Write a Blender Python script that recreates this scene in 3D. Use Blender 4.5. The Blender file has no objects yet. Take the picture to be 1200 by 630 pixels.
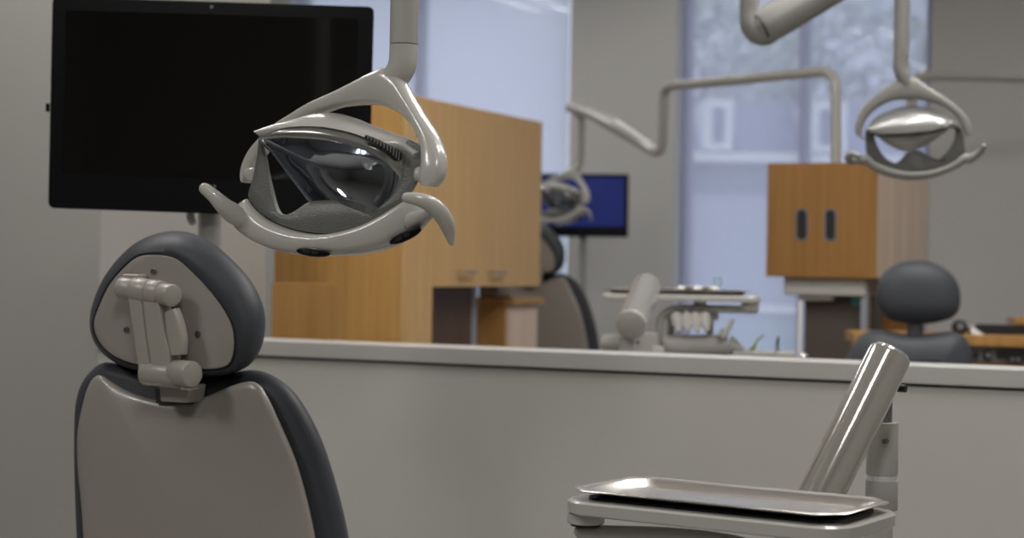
import bpy, bmesh, math, random
from mathutils import Vector, Matrix
random.seed(7)
sc = bpy.context.scene
COL = sc.collection
R = math.radians
PI = math.pi

# ------------------------------------------------------------------ camera
F = 2000.0
ROLL = R(0.95)
CAM = Vector((0, 0, 1.24))
cam = bpy.data.cameras.new('camera'); camo = bpy.data.objects.new('camera', cam); COL.objects.link(camo)
cam.sensor_width = 36; cam.sensor_fit = 'HORIZONTAL'; cam.lens = 36 * F / 1200
camo.matrix_world = Matrix.Translation(CAM) @ Matrix.Rotation(PI/2, 4, 'X') @ Matrix.Rotation(ROLL, 4, 'Z')
cam.dof.use_dof = True; cam.dof.focus_distance = 2.62; cam.dof.aperture_fstop = 4.1
cam.clip_end = 300
sc.camera = camo

def ray(px, py):
    x, y = px - 600, py - 315
    c, s = math.cos(ROLL), math.sin(ROLL)
    return Vector(((x*c + y*s)/F, 1.0, -(-x*s + y*c)/F))
def P(px, py, d): return CAM + ray(px, py)*d
def PZ(px, py, z):
    r = ray(px, py); return CAM + r*((z - CAM.z)/r.z)

class Frame:
    """local axes: x right, y away from the viewer, z up; origin on the floor"""
    def __init__(s, o, yaw):
        s.o = Vector(o); s.yaw = yaw
        s.ex = Vector((math.cos(yaw), math.sin(yaw), 0)); s.ey = Vector((-math.sin(yaw), math.cos(yaw), 0))
    def at(s, px, py, y=0.0):
        r = ray(px, py)
        d = (y - (CAM - s.o).dot(s.ey)) / r.dot(s.ey)
        w = CAM + r*d - s.o
        return Vector((w.dot(s.ex), y, w.z))
    def loc(s, w):
        w = Vector(w) - s.o
        return Vector((w.dot(s.ex), w.dot(s.ey), w.z))
    def world(s, l): return s.o + s.ex*l[0] + s.ey*l[1] + Vector((0, 0, l[2]))

ROOMYAW = R(-25)
U = Vector((math.cos(ROOMYAW), math.sin(ROOMYAW), 0)); V = Vector((-math.sin(ROOMYAW), math.cos(ROOMYAW), 0))

# ------------------------------------------------------------------ curves
def spline(pts, n, closed=False):
    pts = [Vector(p) for p in pts]; m = len(pts); out = []
    segs = m if closed else m-1
    dense = []
    for i in range(segs):
        if closed: p0, p1, p2, p3 = pts[(i-1) % m], pts[i], pts[(i+1) % m], pts[(i+2) % m]
        else: p0, p1, p2, p3 = pts[max(i-1, 0)], pts[i], pts[i+1], pts[min(i+2, m-1)]
        for k in range(16):
            t = k/16
            dense.append(0.5*((2*p1) + (p2-p0)*t + (2*p0-5*p1+4*p2-p3)*t*t + (3*p1-p0-3*p2+p3)*t**3))
    dense.append(pts[0] if closed else pts[-1])
    L = [0]
    for a, b in zip(dense, dense[1:]): L.append(L[-1] + (b-a).length)
    cnt = n if closed else n-1
    j = 0
    for k in range(n):
        s = L[-1]*k/cnt
        while j < len(L)-2 and L[j+1] < s: j += 1
        t = (s-L[j])/max(L[j+1]-L[j], 1e-9)
        out.append(dense[j].lerp(dense[j+1], min(max(t, 0), 1)))
    return out
def radial(pts, n, c=None):
    d = spline([(p[0], p[1], 0) for p in pts], 400, True)
    if c is None: c = (sum(p.x for p in d)/400, sum(p.y for p in d)/400)
    out = []
    for k in range(n):
        a = 2*PI*k/n; dx, dy = math.cos(a), math.sin(a); best = None
        for i in range(400):
            p, q = d[i], d[(i+1) % 400]
            ex, ey = q.x-p.x, q.y-p.y
            den = dx*ey - dy*ex
            if abs(den) < 1e-9: continue
            t = ((p.x-c[0])*ey - (p.y-c[1])*ex)/den
            u = ((p.x-c[0])*dy - (p.y-c[1])*dx)/den
            if t > 0 and -1e-6 <= u <= 1.000001 and (best is None or t > best): best = t
        if best is None: best = 1
        out.append((c[0]+dx*best, c[1]+dy*best))
    return out, c

# ------------------------------------------------------------------ mesh builder
class MB:
    def __init__(s): s.v = []; s.f = []
    def add(s, vs, fs):
        o = len(s.v); s.v += [tuple(v) for v in vs]; s.f += [tuple(i+o for i in f) for f in fs]
        return s
    def box(s, a, b):
        x0, y0, z0 = a; x1, y1, z1 = b
        return s.hexa([(x0,y0,z0),(x1,y0,z0),(x1,y1,z0),(x0,y1,z0),(x0,y0,z1),(x1,y0,z1),(x1,y1,z1),(x0,y1,z1)])
    def hexa(s, v): return s.add(v, [(3,2,1,0),(4,5,6,7),(0,1,5,4),(1,2,6,5),(2,3,7,6),(3,0,4,7)])
    def obox(s, c, ax, ay, az):
        c, ax, ay, az = Vector(c), Vector(ax), Vector(ay), Vector(az)
        return s.hexa([c-ax-ay-az, c+ax-ay-az, c+ax+ay-az, c-ax+ay-az, c-ax-ay+az, c+ax-ay+az, c+ax+ay+az, c-ax+ay+az])
    def loft(s, loops, caps=True, closed=True):
        n = len(loops[0]); vs = [p for l in loops for p in l]; fs = []
        for i in range(len(loops)-1):
            for k in range(n if closed else n-1):
                a, b = i*n+k, i*n+(k+1) % n
                fs.append((a, b, b+n, a+n))
        if caps and closed:
            fs.append(tuple(reversed(range(n)))); fs.append(tuple((len(loops)-1)*n+k for k in range(n)))
        return s.add(vs, fs)
    def tube(s, pts, r, seg=20, rnd=False, smooth=0, flat=None):
        pts = [Vector(p) for p in pts]
        if smooth: 
            rr = r if not hasattr(r, '__len__') else None
            if rr is None:
                q = spline([(i, rv, 0) for i, rv in enumerate(r)], smooth)
            m = len(pts)
            pts2 = spline(pts, smooth)
            if rr is None: r = [q_.y for q_ in q]
            pts = pts2
        n = len(pts)
        if not hasattr(r, '__len__'): r = [r]*n
        r = list(r)
        if rnd:
            d0 = (pts[0]-pts[1]).normalized(); d1 = (pts[-1]-pts[-2]).normalized()
            pre = []; prer = []; post = []; postr = []
            for k in range(4):
                a = PI/2*(k+.15)/4.15
                pre.append(pts[0]+d0*r[0]*math.cos(a)); prer.append(r[0]*math.sin(a))
                post.insert(0, pts[-1]+d1*r[-1]*math.cos(a)); postr.insert(0, r[-1]*math.sin(a))
            pts = pre+pts+post; r = prer+r+postr; n = len(pts)
        T = [(pts[min(i+1, n-1)]-pts[max(i-1, 0)]).normalized() for i in range(n)]
        up = Vector((0, 0, 1)) if abs(T[0].z) < .9 else Vector((1, 0, 0))
        nx = T[0].cross(up).normalized(); loops = []
        for i in range(n):
            nx = (nx - T[i]*nx.dot(T[i])).normalized(); ny = T[i].cross(nx)
            loops.append([pts[i]+nx*r[i]*math.cos(2*PI*k/seg)+ny*r[i]*math.sin(2*PI*k/seg)*(flat or 1) for k in range(seg)])
        return s.loft(loops)
    def cyl(s, a, b, r, seg=28, r2=None, bev=0):
        a, b = Vector(a), Vector(b); d = (b-a).normalized(); r2 = r if r2 is None else r2
        if bev: return s.tube([a, a+d*bev*.3, a+d*bev, b-d*bev, b-d*bev*.3, b], [r-bev, r-bev*.3, r, r2, r2-bev*.3, r2-bev], seg)
        return s.tube([a, b], [r, r2], seg)
    def strip(s, A, B, th, n=40, seg=20, p=2.6, tap=True, yoff=None):
        """solid lofted between two curves of 3d points, thickness th along y"""
        A = spline(A, n); B = spline(B, n); loops = []
        for i in range(n):
            c = (A[i]+B[i])/2; h = (A[i]-B[i])/2
            t = th(i/(n-1)) if callable(th) else th
            l = []
            for k in range(seg):
                a = 2*PI*k/seg; ca, sa = math.cos(a), math.sin(a)
                ca = math.copysign(abs(ca)**(2/p), ca); sa = math.copysign(abs(sa)**(2/p), sa)
                l.append(c + h*ca + Vector((0, t/2*sa, 0)))
            loops.append(l)
        return s.loft(loops)
    def prism(s, loop, d):
        loop = [Vector(p) for p in loop]; d = Vector(d)
        return s.loft([loop, [p+d for p in loop]])
    def build(s, name, mat, parent=None, bev=0, smooth=40, subsurf=0, seg=3):
        me = bpy.data.meshes.new(name); me.from_pydata(s.v, [], s.f); me.update()
        bm = bmesh.new(); bm.from_mesh(me); bmesh.ops.recalc_face_normals(bm, faces=bm.faces); bm.to_mesh(me); bm.free()
        o = bpy.data.objects.new(name, me); COL.objects.link(o)
        me.materials.append(mat)
        if smooth:
            for pl in me.polygons: pl.use_smooth = True
            if smooth < 180: me.set_sharp_from_angle(angle=R(smooth))
        if bev:
            m = o.modifiers.new('bevel', 'BEVEL'); m.width = bev; m.segments = seg; m.limit_method = 'ANGLE'; m.angle_limit = R(35)
            m.harden_normals = False
            for pl in me.polygons: pl.use_smooth = True
            me.set_sharp_from_angle(angle=R(180))
            w = o.modifiers.new('wn', 'WEIGHTED_NORMAL'); w.keep_sharp = False
        if subsurf:
            m = o.modifiers.new('sub', 'SUBSURF'); m.levels = m.render_levels = subsurf
        if parent is not None: o.parent = parent
        return o

def tag(o, label, cat, group=None, kind=None):
    o['label'] = label; o['category'] = cat
    if group: o['group'] = group
    if kind: o['kind'] = kind
    return o
def thing(name, label, cat, loc=(0, 0, 0), rz=0, group=None):
    o = bpy.data.objects.new(name, None); COL.objects.link(o); o.empty_display_size = .1
    o.location = loc; o.rotation_euler = (0, 0, rz)
    return tag(o, label, cat, group)
def fthing(name, label, cat, fr, group=None): return thing(name, label, cat, fr.o, fr.yaw, group)
def struct(o):
    o['kind'] = 'structure'; return o
def copy_tree(o, parent=None, skip=()):
    c = o.copy(); COL.objects.link(c)
    if parent is not None: c.parent = parent
    for ch in [x for x in o.children if x.name.split('.')[0] not in skip]: copy_tree(ch, c, skip)
    return c

# ------------------------------------------------------------------ materials
def srgb(r, g, b):
    f = lambda c: (c/255/12.92 if c/255 <= .04045 else ((c/255+.055)/1.055)**2.4)
    return (f(r), f(g), f(b), 1)
def mat(name, col, rough=.5, metal=0, coat=0, spec=.5, noise=0, nscale=8, bump=0, bscale=200, emit=None, estr=0, stretch=(1,1,1)):
    m = bpy.data.materials.new(name); m.use_nodes = True; nt = m.node_tree; b = nt.nodes['Principled BSDF']
    col = col if len(col) == 4 else (*col, 1)
    b.inputs['Base Color'].default_value = col; b.inputs['Roughness'].default_value = rough; b.inputs['Metallic'].default_value = metal
    b.inputs['Coat Weight'].default_value = coat; b.inputs['Coat Roughness'].default_value = .08; b.inputs['Specular IOR Level'].default_value = spec
    tc = nt.nodes.new('ShaderNodeTexCoord'); mp = nt.nodes.new('ShaderNodeMapping'); mp.inputs['Scale'].default_value = stretch
    nt.links.new(tc.outputs['Object'], mp.inputs['Vector'])
    n = nt.nodes.new('ShaderNodeTexNoise'); n.inputs['Scale'].default_value = nscale; n.inputs['Detail'].default_value = 4
    nt.links.new(mp.outputs[0], n.inputs['Vector'])
    mx = nt.nodes.new('ShaderNodeMix'); mx.data_type = 'RGBA'
    k = noise or .03
    mx.inputs[6].default_value = tuple(c*(1-k) for c in col[:3])+(1,); mx.inputs[7].default_value = tuple(min(1, c*(1+k)) for c in col[:3])+(1,)
    nt.links.new(n.outputs[0], mx.inputs[0]); nt.links.new(mx.outputs[2], b.inputs['Base Color'])
    if bump:
        n2 = nt.nodes.new('ShaderNodeTexNoise'); n2.inputs['Scale'].default_value = bscale; n2.inputs['Detail'].default_value = 2
        nt.links.new(mp.outputs[0], n2.inputs['Vector'])
        bp = nt.nodes.new('ShaderNodeBump'); bp.inputs['Strength'].default_value = bump; bp.inputs['Distance'].default_value = .002
        nt.links.new(n2.outputs[0], bp.inputs['Height']); nt.links.new(bp.outputs[0], b.inputs['Normal'])
    if emit:
        b.inputs['Emission Color'].default_value = emit if len(emit) == 4 else (*emit, 1); b.inputs['Emission Strength'].default_value = estr
    return m
def wood(name, c1, c2, rough=.42, sx=26, sz=1.1):
    m = bpy.data.materials.new(name); m.use_nodes = True; nt = m.node_tree; b = nt.nodes['Principled BSDF']
    tc = nt.nodes.new('ShaderNodeTexCoord'); mp = nt.nodes.new('ShaderNodeMapping'); mp.inputs['Scale'].default_value = (sx, sx, sz)
    n = nt.nodes.new('ShaderNodeTexNoise'); n.inputs['Scale'].default_value = 1.6; n.inputs['Detail'].default_value = 6; n.inputs['Distortion'].default_value = .4
    cr = nt.nodes.new('ShaderNodeValToRGB'); cr.color_ramp.elements[0].color = c1; cr.color_ramp.elements[1].color = c2
    cr.color_ramp.elements[0].position = .3; cr.color_ramp.elements[1].position = .72
    nt.links.new(tc.outputs['Object'], mp.inputs[0]); nt.links.new(mp.outputs[0], n.inputs['Vector'])
    nt.links.new(n.outputs[0], cr.inputs[0]); nt.links.new(cr.outputs[0], b.inputs['Base Color'])
    b.inputs['Roughness'].default_value = rough
    return m
M = {}
M['plastic'] = mat('pale_grey_plastic', (.52, .51, .475), .22, coat=.4, noise=.02)
M['plastic_matte'] = mat('pale_grey_matte_plastic', (.43, .42, .395), .4, noise=.02)
M['shell'] = mat('taupe_shell_plastic', (.34, .315, .285), .3, coat=.25, noise=.02)
M['bracket'] = mat('taupe_bracket_plastic', (.37, .345, .31), .32, noise=.02)
M['fabric'] = mat('slate_upholstery', (.048, .053, .063), .5, noise=.05, nscale=20, bump=.12, bscale=600, spec=.35)
M['fabric_lit'] = mat('slate_upholstery_lit', (.062, .067, .078), .5, noise=.05, nscale=20, bump=.12, bscale=600, spec=.35)  # same slate upholstery; the mid chair's brighter lighting is put into the colour
M['texgrey'] = mat('textured_grey_metal', (.19, .195, .185), .42, metal=.35, noise=.12, nscale=300, bump=.5, bscale=420)
M['frame_shade'] = mat('shaded_grey_frame', (.10, .10, .097), .5, noise=.08, nscale=200)  # middle lamp frame, its dimmer light painted in as a darker grey
M['body_shade'] = mat('shaded_pale_grey_plastic', (.26, .255, .24), .35, noise=.02)  # shaded copy of the pale lamp plastic, for the dimmer middle lamp
M['mirror'] = mat('reflector_mirror', (.56, .60, .68), .06, metal=1)  # blue tint stands in for slate cushions reflected in the bowl
M['lipmetal'] = mat('satin_lip_metal', (.5, .5, .48), .2, metal=.8)
M['steel'] = mat('brushed_steel', (.62, .59, .55), .27, metal=1, noise=.06, nscale=60, stretch=(1, 30, 1))
M['tubemetal'] = mat('glossy_silver_tube', (.56, .545, .50), .12, metal=.55, coat=1)
M['black'] = mat('black_rubber', (.012, .012, .013), .5)
M['darkgap'] = mat('dark_seam', (.02, .02, .02), .6)
M['blackplastic'] = mat('black_gloss_plastic', (.006, .006, .007), .25, spec=.3)
M['screen'] = mat('dark_screen_glass', (.0075, .0066, .006), .06, spec=.4)
M['bluescreen'] = mat('blue_lit_screen', (.01, .015, .09), .2, emit=(.010, .017, .10), estr=.75, noise=.3, nscale=5)
M['tubedark'] = mat('polished_silver_tube', (.58, .57, .55), .14, metal=.5, coat=1)
M['visor_shade'] = mat('shaded_visor_plastic', (.15, .148, .14), .25, coat=.3, noise=.03)  # middle lamp visor, shade painted into its base colour
M['satin'] = mat('satin_reflector', (.75, .74, .72), .33, metal=1)
M['chrome'] = mat('worn_chrome', (.6, .6, .6), .2, metal=1)
M['screw'] = mat('screw_steel', (.22, .21, .19), .35, metal=.8)
M['wall'] = mat('grey_wall_paint', (.43, .42, .40), .6, noise=.03, nscale=3, bump=.05, bscale=300)
M['wallfar'] = mat('cool_grey_wall_paint', (.58, .575, .56), .6, noise=.03, nscale=2)
M['laminate'] = mat('grey_laminate', (.61, .595, .565), .45, noise=.03, nscale=6)
M['cap'] = mat('light_grey_solid_surface', (.56, .55, .53), .3, noise=.03, nscale=40)
M['ceil'] = mat('white_ceiling', (.75, .74, .71), .8)
M['floor'] = mat('grey_vinyl_floor', (.3, .29, .27), .4, noise=.1, nscale=4)
M['wood_front'] = wood('orange_maple_veneer', srgb(168, 124, 66), srgb(188, 144, 86))
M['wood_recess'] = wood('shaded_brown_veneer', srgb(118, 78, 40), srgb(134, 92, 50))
M['wood_disp'] = wood('orange_maple_veneer_dimmed', srgb(140, 99, 48), srgb(158, 116, 62))  # orange maple again, dimmer light on the dispenser unit put into the colour
M['wood_side'] = wood('orange_maple_veneer_lit', srgb(196, 148, 82), srgb(212, 166, 100))  # orange maple again, colour lightened in place of stronger light on the side
M['wood_door'] = wood('light_maple_veneer', srgb(202, 164, 112), srgb(218, 180, 128))
M['wood_glare'] = wood('maple_veneer_glare', srgb(220, 196, 176), srgb(234, 212, 194))  # glare on the right-facing maple sides, painted as a pale tone
M['wood_shadow'] = wood('shadowed_wood_panel', srgb(72, 52, 34), srgb(90, 66, 44))  # shadow inside the niche painted into the wood colour
M['brown'] = mat('dark_brown_panel', (.075, .06, .05), .5, noise=.1, nscale=5)
M['white'] = mat('white_enamel', (.75, .76, .78), .4)
M['teal'] = mat('teal_sticker', (.06, .33, .33), .5)
M['blueglass'] = mat('pale_blue_plastic', (.35, .5, .62), .3)
M['paper'] = mat('white_paper', (.75, .73, .7), .7)
M['greyslot'] = mat('grey_slot_rim', (.2, .2, .21), .4)
M['alu'] = mat('window_aluminium', (.36, .38, .43), .4, metal=.3)
M['grass'] = mat('lawn_green', (.12, .2, .07), .9, noise=.3, nscale=2)
M['leaf'] = mat('tree_leaves', (.44, .51, .40), .8, noise=.15, nscale=3)
M['bark'] = mat('tree_bark', (.12, .09, .07), .9)
M['roof'] = mat('blue_grey_shingles', (.16, .18, .24), .8, noise=.15, nscale=6)
M['siding'] = mat('pale_blue_siding', (.42, .46, .54), .8, noise=.05, nscale=6)
M['palestone'] = mat('pale_teal_render', (.36, .46, .48), .8, noise=.06)
M['extwhite'] = mat('exterior_white_trim', (.85, .86, .9), .6)
M['extglass'] = mat('exterior_window_pane', (.16, .18, .24), .3)
M['green'] = mat('green_bristle', (.25, .32, .04), .6)

def glassmat():
    m = bpy.data.materials.new('window_glass'); m.use_nodes = True; nt = m.node_tree; nt.nodes.clear()
    o = nt.nodes.new('ShaderNodeOutputMaterial'); mx = nt.nodes.new('ShaderNodeMixShader')
    t = nt.nodes.new('ShaderNodeBsdfTransparent'); t.inputs[0].default_value = (.93, .96, 1, 1)
    g = nt.nodes.new('ShaderNodeBsdfGlossy'); g.inputs['Roughness'].default_value = .02
    mx.inputs[0].default_value = .06
    nt.links.new(t.outputs[0], mx.inputs[1]); nt.links.new(g.outputs[0], mx.inputs[2]); nt.links.new(mx.outputs[0], o.inputs[0]); return m
def shademat():
    m = bpy.data.materials.new('translucent_shade_mesh'); m.use_nodes = True; nt = m.node_tree; nt.nodes.clear()
    o = nt.nodes.new('ShaderNodeOutputMaterial'); mx = nt.nodes.new('ShaderNodeMixShader'); m2 = nt.nodes.new('ShaderNodeMixShader')
    t = nt.nodes.new('ShaderNodeBsdfTransparent'); t.inputs[0].default_value = (1, 1, 1, 1)
    tl = nt.nodes.new('ShaderNodeBsdfTranslucent'); tl.inputs[0].default_value = (.76, .72, .86, 1)
    df = nt.nodes.new('ShaderNodeBsdfDiffuse'); df.inputs[0].default_value = (.5, .51, .58, 1)
    m2.inputs[0].default_value = .35; nt.links.new(tl.outputs[0], m2.inputs[1]); nt.links.new(df.outputs[0], m2.inputs[2])
    mx.inputs[0].default_value = .5
    nt.links.new(t.outputs[0], mx.inputs[1]); nt.links.new(m2.outputs[0], mx.inputs[2]); nt.links.new(mx.outputs[0], o.inputs[0]); return m
M['glass'] = glassmat(); M['shade'] = shademat()

# ================================================================== ROOM
CEIL = 3.25
def slab(name, p0, p1, th, z0, z1, m, side=1):
    """wall between plan points p0,p1, thickness th to the +normal side"""
    p0, p1 = Vector((p0[0], p0[1], 0)), Vector((p1[0], p1[1], 0)); d = (p1-p0).normalized(); n = Vector((-d.y, d.x, 0))*side*th
    b = MB(); z = Vector((0, 0, 1))
    b.hexa([p0+z*z0, p1+z*z0, p1+n+z*z0, p0+n+z*z0, p0+z*z1, p1+z*z1, p1+n+z*z1, p0+n+z*z1])
    return b.build(name, m, smooth=0)
WA = Vector((.5, 10.0, 0))                      # a point on the window wall
def on_line(px, A, D):                          # plan point where the sight line of a pixel column meets a line
    k = (px-600)/F
    t = (k*A.y - A.x)/(D.x - k*D.y); return A + D*t
def wpt(px): return on_line(px, WA, U)
def upar(p, A=WA): return (Vector((p[0], p[1], 0))-A).dot(U)

WROOM = Frame(WA, ROOMYAW)                       # frame: x along wall, y outward
uL, uR = -7.0, 6.0
w1a, w1b = upar(wpt(334)), upar(wpt(664))
w2a, w2b = upar(wpt(789)), upar(wpt(1087))
SILL, HEAD = .25, 3.05
wb = MB()
T = .28
for a, b in ((uL, w1a), (w1b, w2a), (w2b, uR)): wb.box((a, 0, 0), (b, T, CEIL))
for a, b in ((w1a, w1b), (w2a, w2b)):
    wb.box((a, 0, 0), (b, T, SILL)); wb.box((a, 0, HEAD), (b, T, CEIL))
wo = struct(wb.build('wall_back', M['wallfar'], smooth=0)); wo.location = WA; wo.rotation_euler.z = ROOMYAW
def window(i, a, b, mulls):
    fr = MB(); y0, y1 = .12, .19; w = .05
    fr.box((a, y0, SILL), (a+w, y1, HEAD)); fr.box((b-w, y0, SILL), (b, y1, HEAD))
    fr.box((a+w, y0, SILL), (b-w, y1, SILL+w)); fr.box((a+w, y0, HEAD-w), (b-w, y1, HEAD))
    o = struct(fr.build('window_%d' % i, M['alu'], bev=.004)); o.location = WA; o.rotation_euler.z = ROOMYAW
    for m_ in mulls:
        q = MB().box((m_-.03, y0, SILL+w), (m_+.03, y1, HEAD-w)).build('mullion', M['alu'], o, bev=.004)
    MB().box((a+w, .15, SILL+w), (b-w, .158, HEAD-w)).build('pane', M['glass'], o, smooth=0)
    return o
window(1, w1a, w1b, [(w1a+w1b)/2-.1])
window(2, w2a, w2b, [upar(wpt(932))])
for i, (a, b, lab) in enumerate(((w1a, w1b, 'translucent pale roller shade in the left window above the maple wall cabinet'), (w2a, w2b, 'translucent pale roller shade in the right window beside the dispenser cabinet'))):
    t = thing('roller_shade', lab, 'roller shade', WA, ROOMYAW)
    MB().box((a+.03, .055, SILL+.03), (b-.03, .057, HEAD-.03)).build('shade_cloth', M['shade'], t, smooth=0)
    MB().cyl((a+.03, .06, HEAD-.035), (b-.03, .06, HEAD-.035), .028).build('roller', M['alu'], t)
    MB().cyl((a+.03, .056, SILL+.03), (b-.03, .056, SILL+.03), .012).build('hem_bar', M['alu'], t)

# half wall and left wall
HA = Vector((-.686, 4.768, 0))
HL = on_line(117, HA, U)
uHL = (HL-HA).dot(U)
LW = Frame(HA, ROOMYAW)
HZ = 1.03
hw = struct(MB().box((uHL, 0, 0), (4.2, .12, HZ-.0505)).build('wall_middle', M['laminate'], smooth=0)); hw.location = HA; hw.rotation_euler.z = ROOMYAW
cp = struct(MB().box((uHL, -.012, HZ-.043), (4.2, .145, HZ)).build('trim_1', M['cap'], bev=.003)); cp.location = HA; cp.rotation_euler.z = ROOMYAW
gp = struct(MB().box((uHL, .006, HZ-.0505), (4.2, .114, HZ-.043)).build('trim_2', M['darkgap'], smooth=0)); gp.location = HA; gp.rotation_euler.z = ROOMYAW
lw = struct(MB().box((-5.5, 0, 0), (uHL, .88, CEIL)).build('wall_left', M['wall'], smooth=0)); lw.location = HA; lw.rotation_euler.z = ROOMYAW
# outer shell
c_ = Frame((0, 0, 0), ROOMYAW)
def shell(name, a, b, m):
    o = struct(MB().box(a, b).build(name, m, smooth=0)); o.location = WA; o.rotation_euler.z = ROOMYAW; return o
shell('floor', (uL, -14.5, -.1), (uR, T, 0), M['floor'])
shell('ceiling', (uL, -14.5, CEIL), (uR, T, CEIL+.12), M['ceil'])
shell('wall_rear', (uL, -14.62, 0), (uR, -14.5, CEIL), M['wall'])
shell('wall_right', (uR, -14.5, 0), (uR+.12, T, CEIL), M['wall'])
shell('wall_far_left', (uL-.12, -14.5, 0), (uL, T, CEIL), M['wall'])

# ================================================================== OUTSIDE
gr = struct(MB().box((-60, 13.5, -.6), (70, 120, -.3)).build('ground', M['grass'], smooth=0))
hd = 40.0
def hz(py, d=hd): return P(600, py, d).z
def hx(px, d=hd): return (px-600)/F*d
hs = thing('house', 'pale blue house with a slate roof and white dormers outside the window', 'house', (0, hd, -.3))
MB().box((hx(700), 0, 0), (hx(1160), 6, hz(186)+.3)).build('house_wall', M['siding'], hs, smooth=0)
rz0, rz1 = hz(182)+.3, hz(100)+.3
MB().hexa([(hx(690), -.4, rz0), (hx(1170), -.4, rz0), (hx(1170), 6.4, rz0), (hx(690), 6.4, rz0), (hx(700), 2.6, rz1), (hx(1160), 2.6, rz1), (hx(1160), 3.4, rz1), (hx(700), 3.4, rz1)]).build('house_roof', M['roof'], hs, smooth=0)
MB().box((hx(690), -.55, rz0-.1), (hx(1170), -.4, rz0+.12)).build('gutter', M['extwhite'], hs, smooth=0)
for a, b in ((822, 856), (948, 990)):
    x0, x1 = hx(a, hd-.6), hx(b, hd-.6)
    z0, z1 = hz(172, hd-.6)+.3, hz(112, hd-.6)+.3
    d = MB().box((x0, -.6, z0), (x1, 2.2, z1))
    d.build('dormer', M['extwhite'], hs, smooth=0)
    MB().box((x0+.2, -.63, z0+.2), (x1-.2, -.6, z1-.2)).build('dormer_pane', M['extglass'], hs, smooth=0)
gw = thing('garden_wall', 'low pale wall with a bright white cap in front of the house outside', 'garden wall', (0, 30, -.3))
zg = P(600, 362, 30).z+.3
MB().box((hx(560, 30), 0, 0), (hx(1200, 30), .3, zg)).build('wall_body', M['palestone'], gw, smooth=0)
MB().box((hx(560, 30), -.05, zg), (hx(1200, 30), .35, zg+.14)).build('wall_cap', M['extwhite'], gw, smooth=0)
def tree(px, d, h, r, lab):
    t = thing('tree', lab, 'tree', (hx(px, d), d, -.3), 0, 'trees outside the windows')
    MB().tube([(0, 0, 0), (.1, 0, h*.4), (0, .1, h*.7)], [.28, .2, .1], 10).build('trunk', M['bark'], t)
    b = MB()
    for k in range(1500):
        a, c = random.uniform(0, 2*PI), random.uniform(-1, 1); q = random.uniform(.5, 1)**.5*r
        s_ = math.sqrt(1-c*c); p = Vector((math.cos(a)*s_*q, math.sin(a)*s_*q, h*.66+c*q*.9))
        n = Vector((random.uniform(-1, 1), random.uniform(-1, 1), random.uniform(-1, 1))).normalized()
        t1 = n.orthogonal().normalized()*random.uniform(.16, .3); t2 = n.cross(t1).normalized()*random.uniform(.12, .22)
        b.add([p-t1, p+t2*.6, p+t1, p-t2*.6], [(0, 1, 2, 3)])
    b.build('foliage', M['leaf'], t, smooth=0)
tree(820, 54, 11.5, 3.0, 'leafy green tree rising behind the house roof at its left dormer')
tree(1010, 57, 12, 3.2, 'leafy green tree rising behind the house roof at its right dormer')
tree(915, 72, 13, 3.4, 'leafy green tree farthest behind the house, between two others')

# ================================================================== NEAR DENTAL CHAIR
def outline3(fr, pts2, y): return [fr.at(p[0], p[1], y) for p in pts2]
c0 = P(225, 430, 3.0)
CF = Frame((c0.x, c0.y, 0), R(-25))
near_chair = fthing('dental_chair', 'grey dental chair in front seen from behind, taupe back shell and slate cushions', 'dental chair', CF)
N = 120
HC = (205, 365)
plate_o, _ = radial([(109,379),(116,357),(128,333),(145,313),(160,301),(176,298),(199,300),(214,308),(237,330),(257,354),(271,378),(275,398),(274,415),(269,427),(257,432),(233,433),(172,429),(148,424),(128,414),(114,398)], N, HC)
head_o, _ = radial([(105,378),(109,354),(121,326),(138,303),(158,285),(182,274),(206,270.5),(227,274),(250,285),(274,306),(295,330),(308,357),(311,381),(307,405),(296,424),(281,434),(261,440),(237,442),(203,441),(172,436),(145,430),(124,417),(110,400)], N, HC)
def mix2(A, B, t): return [(a[0]+(b[0]-a[0])*t, a[1]+(b[1]-a[1])*t) for a, b in zip(A, B)]
def scale2(A, c, s): return [(c[0]+(a[0]-c[0])*s, c[1]+(a[1]-c[1])*s) for a in A]
hc = MB()
hl = [outline3(CF, scale2(plate_o, HC, .9), -.026), outline3(CF, mix2(plate_o, head_o, .03), -.026), outline3(CF, mix2(plate_o, head_o, .14), -.029), outline3(CF, mix2(plate_o, head_o, .4), -.024)]
for t, y in ((.66, -.012), (.86, .006), (.97, .024), (1, .04)): hl.append(outline3(CF, mix2(plate_o, head_o, t), y))
HC2 = (208, 360)
for s_, y in ((.97, .058), (.9, .07), (.75, .08), (.5, .086), (.2, .088)):
    hl.append([CF.at(p[0]+ (y-.04)*0, p[1], y) for p in scale2(head_o, HC2, s_)])
headrest = hc.loft(hl).build('headrest_cushion', M['fabric'], near_chair, smooth=60)
pl = MB()
pl.loft([outline3(CF, scale2(plate_o, HC, s_), y) for s_, y in ((.985, -.024), (.99, -.031), (.975, -.034), (.9, -.0345), (.5, -.035), (.1, -.035))])
plate = pl.build('headrest_plate', M['shell'], headrest, smooth=50)
for px, py in ((180, 317.5), (148.5, 386), (232, 391)):
    p = CF.at(px, py, -.036)
    MB().cyl(p, p+Vector((0, -.0025, 0)), .0055, 16, bev=.0008).cyl(p+Vector((0, -.0024, 0)), p+Vector((0, -.0029, 0)), .0025, 6).build('screw', M['screw'], plate)
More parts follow.
